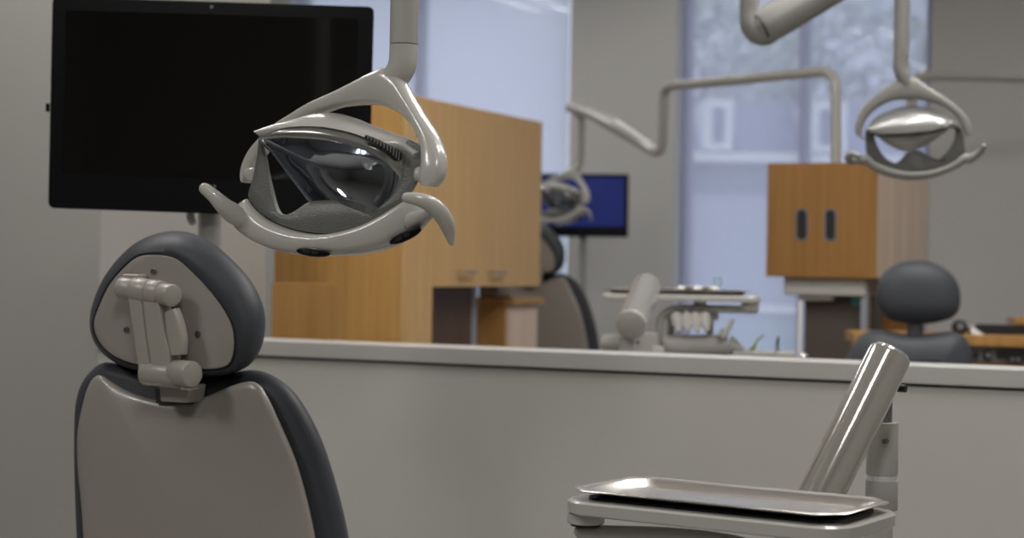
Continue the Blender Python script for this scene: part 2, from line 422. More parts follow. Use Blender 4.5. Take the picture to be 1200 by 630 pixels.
# bracket: two hinge barrels, slotted link, release lever
br = MB()
a, b = CF.at(141, 334, -.062), CF.at(200, 344, -.062)
bar = []
Aed = [(163, 330), (168, 352), (171, 380), (174, 410), (170, 440)]
Bed = [(186, 330), (190, 352), (200, 380), (209, 410), (219, 445)]
def link(pa, pb, y, th, p=5): 
    return MB().strip([CF.at(q[0], q[1], y) for q in pa], [CF.at(q[0], q[1], y) for q in pb], th, n=30, seg=28, p=p)
lk1 = link([(155, 333), (157, 352), (163, 392), (168.5, 429), (170, 447)], [(172.4, 335), (174, 360), (178.4, 398), (184.4, 439), (185, 450)], -.06, .036, 9).build('headrest_link', M['bracket'], headrest, smooth=50)
lk2 = link([(172.8, 335), (174.4, 360), (178.8, 398), (184.8, 439), (185.6, 450)], [(189, 338), (194, 357), (200, 390), (206, 415), (205, 449)], -.06, .036, 9).build('headrest_link', M['bracket'], headrest, smooth=50)
MB().cyl(CF.at(141, 337, -.062), CF.at(158, 339.5, -.062), .0195, 32, bev=.003).cyl(CF.at(158, 339.5, -.062), CF.at(176, 342, -.062), .0225, 32, bev=.001).cyl(CF.at(176.3, 342, -.062), CF.at(190, 344, -.062), .0225, 32, bev=.001).build('hinge_barrel', M['bracket'], headrest)
MB().cyl(CF.at(188, 343.5, -.062), CF.at(203, 346.5, -.075), .0195, 32, bev=.004).build('hinge_cap', M['bracket'], headrest)
MB().obox(CF.at(158, 329, -.05), (.018, 0, 0), (0, .014, 0), (0, 0, .012)).build('hinge_mount', M['bracket'], headrest, bev=.004)
MB().cyl(CF.at(170, 436, -.062), CF.at(210, 439.5, -.062), .0225, 32, bev=.003).build('lower_hinge_barrel', M['bracket'], headrest)
kn = MB().cyl(CF.at(205, 436, -.062), CF.at(226, 438.5, -.075), .0225, 32, bev=.004)
kn.obox(CF.at(222, 446, -.066), (.009, 0, 0), (0, .012, 0), (0, 0, .015)).build('hinge_knob', M['bracket'], headrest)
lv = MB().strip([CF.at(q[0], q[1], -.066) for q in ((196, 366), (197, 385), (200, 402), (203, 416))], [CF.at(q[0], q[1], -.066) for q in ((208, 361), (214, 377), (218, 397), (217, 415))], lambda t: .022, n=24, seg=24, p=4)
lv.build('release_lever', M['bracket'], headrest, smooth=60)
pb = MB().prism([CF.at(*q, -.05) for q in ((186, 449), (222, 451), (219, 472), (188, 470))], (0, .05, 0))
pb.build('headrest_post', M['bracket'], headrest, bev=.002)
# backrest
shell_pts = [(116,439),(130,446),(148,457),(170,465),(190,469.5),(206,471),(230,468),(250,461),(268,453),(289,447),(302,449),(313,463),(331,501),(348,542),(362,592),(371,636),(382,700),(386,760),(372,800),(300,815),(225,818),(160,812),(110,800),(99,760),(99,700),(98,640),(95,589),(91.5,553),(90.5,512),(96,477),(105,449)]
back_pts = [(107,434),(125,424),(166,433),(205,440),(236,441),(271,436),(297,433),(320,440),(343,457),(363,486),(379,520),(393,563),(406,615),(413,660),(420,720),(420,775),(400,815),(330,835),(225,838),(140,832),(104,810),(95,760),(92,690),(89,612),(87,550),(87,495),(89,470),(95,450)]
BC = (235, 640)
def closed2(pts, n): return [(q.x, q.y) for q in spline([(p[0], p[1], 0) for p in pts], n, True)]
sh = closed2(shell_pts, 200); bk = closed2(back_pts, 200)
def inset2(loop, d):
    n = len(loop); out = []
    for i in range(n):
        p0, p1 = loop[i-3], loop[(i+3) % n]
        tx, ty = p1[0]-p0[0], p1[1]-p0[1]; L = math.hypot(tx, ty) or 1
        out.append((loop[i][0] - ty/L*d, loop[i][1] + tx/L*d))
    return out
MB().loft([outline3(CF, inset2(sh, d), y) for d, y in ((3, .02), (0, .006), (.4, -.004), (1.8, -.009), (4, -.012))] + [outline3(CF, scale2(inset2(sh, 4), BC, s_), y) for s_, y in ((.97, -.0145), (.9, -.018), (.75, -.023), (.5, -.028), (.25, -.030), (.05, -.0305))]).build('backrest_shell', M['shell'], near_chair, smooth=60)
MB().loft([outline3(CF, inset2(bk, d), y) for d, y in ((16, .012), (6, .022), (1.5, .04), (0, .065), (2, .09), (8, .11), (18, .122), (34, .13))]).build('backrest_cushion', M['fabric'], near_chair, smooth=60)
MB().prism([CF.at(*q, -.018) for q in ((181, 455), (226, 456), (224, 474), (183, 472))], (0, .008, 0)).build('post_slot', M['darkgap'], near_chair, smooth=0)
# seat and pedestal (below the frame)
MB().loft([[Vector((x*sx, .1+y*sy, z)) for x, y in [(math.copysign(abs(math.cos(2*PI*k/48))**.5, math.cos(2*PI*k/48))*.25, .55+math.copysign(abs(math.sin(2*PI*k/48))**.5, math.sin(2*PI*k/48))*.6) for k in range(48)]] for sx, sy, z in ((.85, .97, .43), (1, 1, .46), (1, 1, .5), (.85, .97, .53))]).build('seat', M['fabric'], near_chair, smooth=60)
MB().box((-.13, .3, .05), (.13, .9, .43)).build('pedestal', M['shell'], near_chair, bev=.03)
MB().box((-.22, .1, 0), (.22, 1.15, .05)).build('base', M['shell'], near_chair, bev=.015)

# ================================================================== NEAR LAMP
def lamp_mats(): pass
l0 = P(405, 215, 2.5)
LF = Frame((l0.x, l0.y, 0), R(-28))
lamp = fthing('dental_lamp', 'large pale grey dental lamp hanging in front of the black monitor', 'dental lamp', LF)
def A(pts, y): return [LF.at(p[0], p[1], y) for p in pts]
def Ay(pts): return [LF.at(*p) for p in pts]
# pole
ptop = LF.at(476, -60, .05); pl0 = LF.at(473.5, 52, .05)
ptop = Vector((pl0.x, .05, CEIL))
MB().cyl(ptop, pl0, .0212, 32, bev=.001).cyl((pl0.x, .05, CEIL-.03), (pl0.x, .05, CEIL), .07, 32, bev=.004).build('pole', M['plastic'], lamp)
for py in (38,):
    p = LF.at(466, py, .03); MB().cyl(p+Vector((0, .006, 0)), p+Vector((0, -.0005, 0)), .0018, 10).build('screw', M['black'], lamp)
MB().tube(Ay([(473.3, 52.8, .05), (473, 62, .05), (472, 74, .05), (468, 84, .05), (460, 93, .05), (450, 100, .05)]), [.0212, .0212, .0212, .0205, .019, .016], 28, rnd=False, smooth=24).build('elbow', M['plastic'], lamp)
# yoke : outer and inner edges from the left pivot to the right pivot
yo = [(287,212,.09),(285,206,.09),(287,192,.09),(298,172,.088),(322,148,.084),(347,132,.08),(367,120,.075),(398,106,.068),(423,93,.06),(440,84,.055),(456,79,.05),(470,89,.045),(482,111,.035),(497,136,.022),(511,157,.01),(520,178,-.002),(521.5,196,-.01),(518,211,-.012),(510,219,-.012)]
yi = [(290,214.5,.09),(293,212,.09),(298,203,.09),(306,186,.088),(326,163,.084),(350,146,.08),(371,136,.075),(395,127,.068),(415,124,.06),(432,123,.055),(447,123.5,.05),(462,128.5,.045),(476,137,.035),(487,150,.022),(494,166,.01),(496,181,-.002),(495,196,-.01),(492.5,208,-.012),(497,217.5,-.012)]
MB().strip(Ay(yo), Ay(yi), lambda t: .028+.012*math.sin(PI*t), n=70, seg=24, p=2.8).build('yoke', M['plastic'], lamp, smooth=70)
MB().cyl(LF.at(497, 205, -.004), LF.at(489, 204, -.004), .011, 24, bev=.002).build('pivot_boss', M['plastic'], lamp)
MB().cyl(LF.at(294, 204, .07), LF.at(294, 204, .11), .0115, 24, bev=.005).build('pivot_boss', M['plastic'], lamp)
p = LF.at(490, 157, .01); MB().cyl(p, p+Vector((.004, -.006, -.003)), .003, 10).build('screw', M['black'], lamp)
# textured frame (ring) : outer and hole outlines with equal sampling
ro = [(303,163),(301,183),(296,208),(291,229),(297,240),(306,250),(318,258),(332,265),(350,270.5),(367,273.5),(383,274.5),(398,273),(416,269),(433,263),(450,254),(465,244),(479,230),(488,217),(494,203),(497,186),(492,170),(478,163)]
ri = [(307,165),(313,183),(317,205),(322,226),(327,243),(331,250),(336,251.5),(342,249),(348,245.5),(355,240.5),(361,237),(367,235.5),(381,234.5),(395,235.5),(405,243),(413,251),(423,254),(435,249),(449,239),(462,224),(467,203),(466,182)]
n_r = 110
ros = spline([(a[0], a[1], 0) for a in ro], n_r); ris = spline([(a[0], a[1], 0) for a in ri], n_r)
# keep sampling matched between knots
def knots(pts, per=6):
    out = []
    m = len(pts); v = [Vector((p[0], p[1], 0)) for p in pts]
    for i in range(m-1):
        p0, p1, p2, p3 = v[max(i-1, 0)], v[i], v[i+1], v[min(i+2, m-1)]
        for k in range(per):
            t = k/per; out.append(0.5*((2*p1)+(p2-p0)*t+(2*p0-5*p1+4*p2-p3)*t*t+(3*p1-p0-3*p2+p3)*t**3))
    out.append(v[-1]); return out
def ringstrip(fr, ro, ri, prof, per=6):
    a, b = knots(ro, per), knots(ri, per); loops = []
    for p, q in zip(a, b):
        loops.append([fr.at(p.x+(q.x-p.x)*t, p.y+(q.y-p.y)*t, y) for t, y in prof])
    return MB().loft(loops)
ringstrip(LF, ro, ri, [(0, .03), (0, .006), (.04, 0), (.5, -.003), (.86, 0), (.97, .006), (1, .014), (1, .03), (.9, .034)]).build('reflector_frame', M['texgrey'], lamp, smooth=50)
# crescent body below the frame
ct = [(289.5,233),(295,239.5),(303,248),(316,257.5),(332,265),(350,270.5),(367,273.5),(383,274.5),(398,273),(416,269),(433,263),(450,254),(465,244),(480,234),(493,233)]
cb = [(269,249),(274,259),(284,270.5),(300,281),(318,289),(337,295),(356,298.5),(376,300),(397,300),(416,298.5),(436,295.5),(456,289.5),(475,280),(490,268.5),(497,258)]
MB().strip(A(ct, .006), A(cb, .012), lambda t: .012+.063*math.sin(PI*min(max(t,0),1))**.55, n=80, seg=28, p=3.4).build('lamp_body', M['plastic'], lamp, smooth=70)
# handles
MB().tube(Ay([(240,221,-.05),(251,230,-.045),(262,241,-.035),(272,249,-.02),(284,257,-.005)]), [.0088, .0105, .013, .0155, .014], 24, rnd=True, smooth=26).build('handle', M['plastic'], lamp, smooth=60)
MB().tube(Ay([(477,231.5,-.075),(489,233,-.07),(502,238,-.06),(514,247,-.045),(522,259,-.03),(526.5,272,-.015),(529,284,-.002)]), [.0075, .0098, .0115, .012, .011, .0085, .0045], 24, rnd=True, smooth=40).build('handle', M['plastic'], lamp, smooth=60)
MB().tube(Ay([(486,260,0),(497,254,-.02),(509,247,-.045),(513,247,-.05)]), [.016, .011, .008, .007], 20, smooth=20).build('handle_stub', M['plastic'], lamp, smooth=60)
# switches under the body
def oval(fr, c, hw_, hh, ang, y, th, seg=32):
    l = []
    for k in range(seg):
        a = 2*PI*k/seg; dx, dy = hw_*math.cos(a), hh*math.sin(a)
        l.append((c[0]+dx*math.cos(ang)-dy*math.sin(ang), c[1]+dx*math.sin(ang)+dy*math.cos(ang)))
    return l
for c, hw_, hh, an in (((367, 295.5), 20, 5.2, R(6)), ((475, 276.5), 20.5, 5.8, R(-24))):
    sw = MB().loft([outline3(LF, oval(LF, c, hw_*s_, hh*s_, an, 0, 0), y) for s_, y in ((1, -.01), (1, -.0285), (.9, -.0305), (.5, -.0315))]).build('switch', M['blackplastic'], lamp)
    for s_ in (-.4, .1):
        q = oval(LF, (c[0]+hw_*s_*math.cos(an), c[1]+hw_*s_*math.sin(an)), 5.5, 2.4, an, 0, 0, 20)
        MB().loft([outline3(LF, q, -.0305), outline3(LF, scale2(q, (c[0]+hw_*s_*math.cos(an), c[1]+hw_*s_*math.sin(an)), .7), -.034)]).build('switch_button', M['black'], sw)
# visor: white cap and metal lip
vt = [(304,157,-.01),(326,150,.01),(350,144,.03),(372,135,.05),(390,132,.06),(413,137,.06),(438,147,.055),(464,157,.045),(484,164,.03),(497,178,.01)]
vb = [(305,160,-.03),(328,150.5,-.034),(350,147.5,-.036),(373,148,-.036),(393,151,-.034),(414,156,-.03),(436,164,-.024),(456,171,-.014),(472,179,0),(487,192,.008)]
def surf(fr, A_, B_, bulge, n=50, m=12, th=.006):
    a = spline([fr.at(*p) for p in A_], n); b = spline([fr.at(*p) for p in B_], n); loops = []
    for i in range(n):
        l = []
        for k in range(m):
            t = k/(m-1); l.append(a[i].lerp(b[i], t) + Vector((0, -bulge*math.sin(PI*t), bulge*.3*math.sin(PI*t))))
        l += [q+Vector((0, th, -th*.4)) for q in reversed(l)]
        loops.append(l)
    return MB().loft(loops)
surf(LF, vt, vb, .016).build('visor', M['plastic'], lamp, smooth=60)
lb = [(304,163,-.03),(326,160,-.036),(347,160.5,-.038),(370,162,-.038),(393,165.5,-.036),(414,171,-.032),(434,179,-.026),(452,190,-.016),(462,200,-.006),(470,210,.002)]
vb2 = [(q[0], q[1]+1.2, q[2]+.004) for q in vb]
surf(LF, vb2, lb, .003, th=.004).build('visor_lip', M['lipmetal'], lamp, smooth=60)
vn = MB().strip([LF.at(*q) for q in ((430,158.5,-.03),(445,164.5,-.025),(460,172,-.016),(468,179,-.008))], [LF.at(*q) for q in ((430,163,-.03),(445,170.5,-.025),(459,180,-.016),(467,188,-.008))], .012, n=20, p=6)
vent = vn.build('vent', M['black'], lamp)
for k in range(11):
    t = k/10; a = spline([LF.at(*q) for q in ((431,158,-.037),(445,164,-.032),(460,171.5,-.023),(468,178,-.015))], 11)[k]; b = spline([LF.at(*q) for q in ((431,163,-.037),(445,170.5,-.032),(459,180,-.023),(467,188,-.015))], 11)[k]
    MB().tube([a, b], .0009, 6).build('vent_slat', M['greyslot'], vent)
# reflector bowl
def bowl(fr, pts, c, y0, depth, n=96, rings=16, pw=2):
    o = [(q.x, q.y) for q in spline([(p[0], p[1], 0) for p in pts], n, True)]
    loops = []
    for k in range(rings+1):
        s_ = 1 - k/rings*.98
        loops.append(outline3(fr, scale2(o, c, s_), y0 + depth*(1-s_**pw)))
    b = MB().loft(loops, caps=False)
    nl = [tuple(reversed(range(0)))]
    b.f.append(tuple(rings*n+k for k in range(n)))
    return b
bo = bowl(LF, [(303,160),(318,178),(335,200),(351,221),(363,236),(380,252),(400,262),(424,262),(447,249),(461,228),(466,206),(461,186),(442,168),(410,156),(370,150),(335,150)], (395, 205), .012, .04, pw=2.2).build('reflector', M['mirror'], lamp, smooth=180)
m_ = bo.modifiers.new('thick', 'SOLIDIFY'); m_.thickness = .003; m_.offset = 0

# ================================================================== NEAR MONITOR
mc = [P(62, -4, 3.66), P(438, 8, 3.77), P(432, 257, 3.77), P(57, 243, 3.66)]
mx_c = (mc[0]+mc[1]+mc[2]+mc[3])/4
ma = ((mc[1]-mc[0])+(mc[2]-mc[3])); myaw = math.atan2(ma.y, ma.x)
MF = Frame((mx_c.x, mx_c.y, 0), myaw)
mon = fthing('monitor', 'large black switched-off monitor on a grey post behind the near dental lamp', 'monitor', MF)
def rrect(pts, r, n=6):
    """rounded polygon through 4 local points"""
    out = []; m = len(pts)
    for i in range(m):
        p, a, b = Vector(pts[i]), Vector(pts[i-1]), Vector(pts[(i+1) % m])
        u, v = (a-p).normalized()*r, (b-p).normalized()*r
        for k in range(n+1):
            t = k/n; out.append(p + u*(1-t)**2 + v*t**2)
    return out
mo = [MF.at(*q, 0) for q in ((61.5, -4), (438.5, 8), (432, 256.5), (56.5, 243.5))]
hs_ = rrect(mo, .015)
cen = sum(hs_, Vector())/len(hs_)
MB().loft([hs_, [p+Vector((0, .012, 0)) for p in hs_], [cen+(p-cen)*.9+Vector((0, .04, 0)) for p in hs_]]).build('housing', M['blackplastic'], mon, smooth=30)
sq = [MF.at(*q, -.0015) for q in ((77, 12), (420, 22), (416, 212), (74, 203))]
MB().prism(sq, (0, .0014, 0)).build('screen', M['screen'], mon, smooth=0)
p = MF.at(248, 8, 0); MB().cyl(p+Vector((0, .003, 0)), p+Vector((0, -.001, 0)), .004, 16).build('webcam', M['greyslot'], mon)
p = MF.at(56, 126, .006); MB().box(p-Vector((.004, .004, .009)), p+Vector((.004, .004, .009))).build('side_button', M['blackplastic'], mon, bev=.001)
for k in range(4):
    p = MF.at(236+k*5.2, 218.2, -.0003); MB().box(p-Vector((.0026, .0003, .0028)), p+Vector((.0026, .0003, .0028))).build('logo_letter', M['greyslot'], mon, smooth=0)
pt = MF.at(247, 200, .075); 
MB().cyl((pt.x, .075, .012), (pt.x, .075, pt.z), .0265, 32).build('stand_post', M['plastic_matte'], mon)
MB().box((pt.x-.06, .038, pt.z-.06), (pt.x+.06, .06, pt.z+.06)).box((pt.x-.03, .055, pt.z-.03), (pt.x+.03, .08, pt.z+.03)).build('mount_bracket', M['greyslot'], mon)
p = MF.at(223, 255, .05); MB().tube([p+Vector((0,0,.03)), p, p+Vector((.004,0,-.008))], .009, 16, rnd=True).build('cable_clip', M['plastic'], mon)
MB().cyl((pt.x, .075, 0), (pt.x, .075, .014), .11, 40, bev=.004).build('stand_base', M['plastic_matte'], mon)

# ================================================================== NEAR DELIVERY ARM AND TRAY
TC = Vector((.302, 2.338, 0)); TYAW = R(-33.5)
TF = Frame(TC, TYAW)
TZ = .935
arm = thing('delivery_arm', 'pale grey instrument arm with glossy slanted tube and tray holder, front right', 'dental delivery arm', TC, TYAW)
def octrect(hx_, hy, ch, z, n=3):
    p = []
    for sx, sy in ((1, 1), (-1, 1), (-1, -1), (1, -1)):
        a = (sx*hx_, sy*(hy-ch), z); b = (sx*(hx_-ch), sy*hy, z)
        p += ([a, b] if sx*sy > 0 else [b, a])
    return [Vector(q) for q in p]
def rr(hx_, hy, r, z, n=10, cx=0, cy=0):
    p = []
    for i, (sx, sy) in enumerate(((1, 1), (-1, 1), (-1, -1), (1, -1))):
        for k in range(n+1):
            a = PI/2*i + PI/2*k/n; p.append(Vector((cx+sx*(hx_-r)+r*math.cos(a), cy+sy*(hy-r)+r*math.sin(a), z)))
    return p
MB().loft([rr(.207, .107, .045, TZ-.0325), rr(.212, .112, .05, TZ-.0295), rr(.212, .112, .05, TZ-.0155), rr(.208, .108, .046, TZ-.0125)]).build('tray_holder', M['plastic'], arm, smooth=35)
MB().loft([rr(.185, .085, .03, TZ-.0125), rr(.185, .085, .03, TZ-.0095)]).build('tray_mat', M['black'], arm)
kx, ky = TF.loc(PZ(695, 604, TZ-.035))[:2]
kx, ky = -.182, -.075
MB().cyl((kx, ky, TZ-.047), (kx, ky, TZ-.0325), .026, 32, bev=.002).build('pivot_knob', M['plastic'], arm)
MB().cyl((kx, ky, TZ-.050), (kx, ky, TZ-.047), .0215, 28).build('pivot_gasket', M['black'], arm)
ab = [Vector((kx-.008, ky, TZ-.0595)), Vector((kx+.05, ky+.012, TZ-.0565)), Vector((kx+.12, ky+.03, TZ-.0545)), Vector((kx+.19, ky+.045, TZ-.057)), Vector((kx+.235, ky+.055, TZ-.066)), Vector((kx+.265, ky+.06, TZ-.09)), Vector((kx+.275, ky+.06, TZ-.14)), Vector((kx+.276, ky+.06, TZ-.22))]
MB().tube(ab, .0098, 20, rnd=True, smooth=40).build('support_arm', M['plastic_matte'], arm)
# slanted tube
tb0, tb1 = TF.loc(P(926, 652, 2.60)), TF.loc(P(1045, 411, 2.66))
d_ = (tb1-tb0).normalized()
MB().tube([tb0, tb0+d_*.002, tb1-d_*.012, tb1-d_*.004, tb1], [.032, .0345, .0345, .033, .028], 48).build('slanted_tube', M['tubemetal'], arm, smooth=30)
MB().cyl(tb1-d_*.001, tb1+d_*.002, .027, 32).build('tube_cap', M['plastic'], arm)
# post
pp = TF.loc(P(1034, 520, 2.72)); X, Y = pp.x, pp.y
def pz(py): return TF.loc(P(1034, py, 2.72)).z
po = MB(); po.cyl((X, Y, pz(556)), (X, Y, pz(494)), .0255, 32, bev=.002).build('post_head', M['plastic'], arm)
MB().cyl((X, Y, pz(562)), (X, Y, pz(556)), .024, 32).build('post_ring', M['white'], arm)
MB().cyl((X, Y, pz(597)), (X, Y, pz(562)), .0255, 32, bev=.001).build('post_collar', M['plastic_matte'], arm)
MB().cyl((X-.004, Y, .03), (X-.004, Y, pz(597)), .0225, 32).build('post', M['plastic'], arm)
MB().cyl((X, Y, 0), (X, Y, .03), .16, 40, bev=.006).build('post_base', M['plastic_matte'], arm)
MB().cyl((X+.004, Y, pz(494)), (X+.004, Y, pz(468)), .011, 24).build('hinge_pin', M['greyslot'], arm)
p = TF.loc(P(1037, 517, 2.69)); MB().cyl(Vector((p.x, p.y+.01, p.z)), p+Vector((0, -.003, 0)), .004, 14).build('screw', M['screw'], arm)
p = TF.loc(P(1059, 455, 2.68)); MB().cyl(p-Vector((.01, 0, 0)), p+Vector((.004, 0, 0)), .006, 12).build('screw', M['black'], arm)
# steel tray
tr = MB()
H0 = octrect
tr.loft([octrect(.200, .100, .030, TZ-.001), octrect(.203, .103, .031, TZ+.001), octrect(.2005, .1005, .030, TZ+.0022), octrect(.193, .093, .028, TZ+.0015), octrect(.189, .089, .027, TZ-.001), octrect(.176, .076, .024, TZ-.0085), octrect(.172, .072, .023, TZ-.0092)])
tray = tr.build('instrument_tray', M['steel'], None, bev=0, smooth=25)
# open shell: remove the lower cap
bm = bmesh.new(); bm.from_mesh(tray.data); bm.faces.ensure_lookup_table()
bmesh.ops.delete(bm, geom=[f for f in bm.faces if len(f.verts) == 8 and f.calc_center_median().z > TZ-.002], context='FACES_ONLY')
bm.to_mesh(tray.data); bm.free()
m_ = tray.modifiers.new('b', 'BEVEL'); m_.width = .012; m_.segments = 4; m_.limit_method = 'ANGLE'; m_.angle_limit = R(30); m_.use_clamp_overlap = True
tray.modifiers.remove(m_)
tray.location = TC; tray.rotation_euler.z = TYAW
tag(tray, 'shallow empty stainless steel tray with cut corners on the front tray holder', 'tray')

# ================================================================== MIDDLE LAMP (beyond the half wall, right)
k0 = P(1070, 160, 4.9)
KF = Frame((k0.x, k0.y, 0), R(-13))
ml = fthing('dental_lamp', 'pale grey dental lamp facing the viewer above the upholstered chair on the right', 'dental lamp', KF)
def K(pts, y): return [KF.at(p[0], p[1], y) for p in pts]
kp = KF.at(1056, 68, .03)
ktop = KF.at(1058, -62, .03)
MB().cyl((kp.x, .03, kp.z), (kp.x, .03, ktop.z), .0225, 24).build('pole', M['body_shade'], ml)
for px, py in ((1057, 58), (1057, 63)):
    q = KF.at(px, py, .008); MB().cyl(q, q+Vector((0, .01, 0)), .004, 8).build('screw', M['black'], ml)
MB().tube([KF.at(1056, 68.5, .03), KF.at(1056, 80, .03), KF.at(1059, 90, .03), KF.at(1063, 100, .03)], [.0225, .0225, .022, .018], 24, smooth=16).build('elbow', M['body_shade'], ml)
yo = [(1003,158),(1002,150),(1004,140),(1011,125),(1027,110),(1046,97),(1060,91),(1072,91),(1084,99),(1106,113),(1127,130),(1137,144),(1140,156)]
yi = [(1014,164),(1010.5,156),(1014,142),(1024,130),(1038,121),(1050,117.5),(1061,117),(1072,117),(1084,118),(1106,125),(1121,137),(1129,152),(1131,160)]
MB().strip(K(yo, .03), K(yi, .03), .03, n=60, seg=20, p=3).build('yoke', M['body_shade'], ml, smooth=70)
kro = [(1014,152),(1014,165),(1016,181),(1026,189),(1038,194.5),(1050,198.5),(1063,200.5),(1076,201),(1090,199.5),(1104,195.5),(1117,190),(1130,180),(1130,168),(1129,157),(1123,148)]
kri = [(1024,154),(1026,165),(1031,176),(1037,184),(1043,188.5),(1050,190.5),(1057,185),(1063,179),(1073,176.5),(1081,178),(1089,185.5),(1097,188.5),(1110,177),(1118,163),(1119,150)]
ringstrip(KF, kro, kri, [(0, .03), (0, .005), (.06, 0), (.9, 0), (1, .008), (1, .03), (.9, .034)]).build('reflector_frame', M['frame_shade'], ml, smooth=50)
kct = [(1009,183),(1016,181),(1026,189),(1038,194.5),(1050,198.5),(1063,200.5),(1076,201),(1090,199.5),(1104,195.5),(1117,190),(1129,181),(1141,180)]
kcb = [(1007,189),(1015,194),(1026,201.5),(1040,206.5),(1054,209.5),(1068,211),(1082,210),(1096,207.5),(1109,203),(1120,198),(1132,191),(1144,184)]
MB().strip(K(kct, .006), K(kcb, .008), lambda t: .03+.03*math.sin(PI*t), n=60, seg=20, p=3).build('lamp_body', M['body_shade'], ml, smooth=70)
MB().tube([KF.at(*q) for q in ((1013,188,0),(1005,187,-.01),(998,188.5,-.02),(994,185,-.035),(998,180.5,-.05),(1006,183,-.06))], [.014,.012,.0115,.011,.01,.009], 16, rnd=True, smooth=30).build('handle', M['body_shade'], ml, smooth=60)
MB().tube([KF.at(*q) for q in ((1136,186,0),(1145,181,-.01),(1150,176,-.02),(1153,171.5,-.03))], [.014,.011,.0095,.008], 16, rnd=True, smooth=20).build('handle', M['body_shade'], ml, smooth=60)
kvt = [(1015,150,0),(1027,137,.02),(1045,129,.03),(1060,125,.035),(1075,125,.035),(1090,128,.03),(1107,134,.02),(1121,142,.01),(1128,152,0)]
kvb = [(1017,154,-.03),(1028,156,-.034),(1041,156.5,-.036),(1055,156,-.037),(1068,155,-.037),(1082,153.5,-.036),(1096,151.5,-.034),(1112,148,-.03),(1124,152,-.01)]
surf(KF, kvt, kvb, .012).build('visor', M['visor_shade'], ml, smooth=60)
MB().strip([KF.at(q[0], q[1], -.02) for q in ((1022,155),(1045,157),(1068,156),(1092,153.5),(1112,149))], [KF.at(q[0], q[1], -.02) for q in ((1024,158),(1045,160),(1068,158.5),(1092,156),(1110,152))], .02, n=24).build('visor_seam', M['black'], ml)
bo = bowl(KF, [(1023,156),(1031,162),(1038,168),(1047,173),(1057,176.5),(1068,176.5),(1080,173),(1090,167),(1100,160),(1112,150),(1090,149),(1068,150),(1045,151)], (1066, 160), .012, .05).build('reflector', M['satin'], ml, smooth=180)
# its spring arm and drop tube
def kl(px, py, d): return KF.loc(P(px, py, d))
ja, jb = kl(901, 28, 4.9), KF.world((0, 0, 0))
end = Vector((kp.x, .03, ktop.z))
d_ = (end-ja).normalized()
MB().tube([ja-d_*.01, ja+d_*.02, ja+d_*.25, end], [.05, .054, .048, .036], 32, rnd=True).build('spring_arm', M['body_shade'], ml)
MB().cyl(end+Vector((0, 0, -.05)), end+Vector((0, 0, .05)), .04, 24, bev=.006).build('arm_joint', M['body_shade'], ml)
e0 = kl(878.5, 4, 4.9)
MB().tube([e0, kl(878.5, 16, 4.9), kl(880, 28, 4.9), kl(886, 36, 4.9), kl(896, 37, 4.9), kl(903, 33, 4.9)], [.029, .029, .031, .034, .04, .04], 28, smooth=30).build('elbow', M['body_shade'], ml)
MB().cyl(ja-d_*.012-d_*.02, ja-d_*.012-d_*.012, .047, 28).build('arm_seal', M['black'], ml)
MB().cyl(e0, (e0.x, e0.y, CEIL), .029, 28).cyl((e0.x, e0.y, CEIL-.03), (e0.x, e0.y, CEIL), .08, 28).build('drop_tube', M['body_shade'], ml)

# second post, behind the lamp on the right
sp = thing('lamp_post', 'thin grey bent pipe running right across the wall behind the right lamp', 'lamp post', P(1068, 330, 8.1).xy.to_3d(), ROOMYAW)
SF = Frame(sp.location.copy(), ROOMYAW)
r_ = .025
MB().tube([(0, 0, 1.1), (0, 0, 1.5), SF.loc(P(1068, 106, 8.1)), SF.loc(P(1070, 97, 8.1)), SF.loc(P(1078, 91, 8.1)), SF.loc(P(1092, 88.5, 8.1)), SF.loc(P(1150, 89.5, 8.1)), SF.loc(P(1215, 91, 8.1)), SF.loc(P(1330, 93, 8.1))], r_, 20, smooth=80).build('bent_pipe', M['plastic_matte'], sp, smooth=60)
MB().cyl((0, 0, 0), (0, 0, 1.15), .03, 20).build('lower_pipe', M['plastic_matte'], sp)
MB().cyl((0, 0, 0), (0, 0, .02), .09, 24).build('floor_flange', M['plastic_matte'], sp)

# ================================================================== FAR LAMP (copy of the near head)
fl = copy_tree(lamp, None, skip=('pole', 'elbow'))
FLP = P(672.5, 199, 8.4)
hub = LF.at(456, 86, .05)
fl_yaw = LF.yaw - R(8)
fl.rotation_euler.z = fl_yaw
cx, sx_ = math.cos(fl_yaw), math.sin(fl_yaw)
FO = FLP - Vector((cx*hub.x - sx_*hub.y, sx_*hub.x + cx*hub.y, hub.z))
fl.location = FO
tag(fl, 'farthest dental lamp, small and blurred, in front of the blue screen', 'dental lamp')
FFr = Frame(FO, fl_yaw)
def fo(px, py, d): return FFr.loc(P(px, py, d))
MB().tube([fo(681, 122, 8.4), fo(681, 160, 8.4), fo(680, 190, 8.4), fo(675, 199, 8.4)], .020, 18, smooth=24).build('pole', M['plastic'], fl)
MB().cyl(fo(680, 120, 8.4), fo(680, 137, 8.4), .035, 20, bev=.008).build('arm_joint', M['plastic'], fl)
MB().tube([fo(667, 126, 8.4), fo(690, 132, 8.3), fo(720, 147, 8.1), fo(755, 169, 7.9), fo(767, 177, 7.8)], [.022, .03, .036, .03, .026], 20, rnd=True, smooth=30).build('spring_arm', M['plastic'], fl)
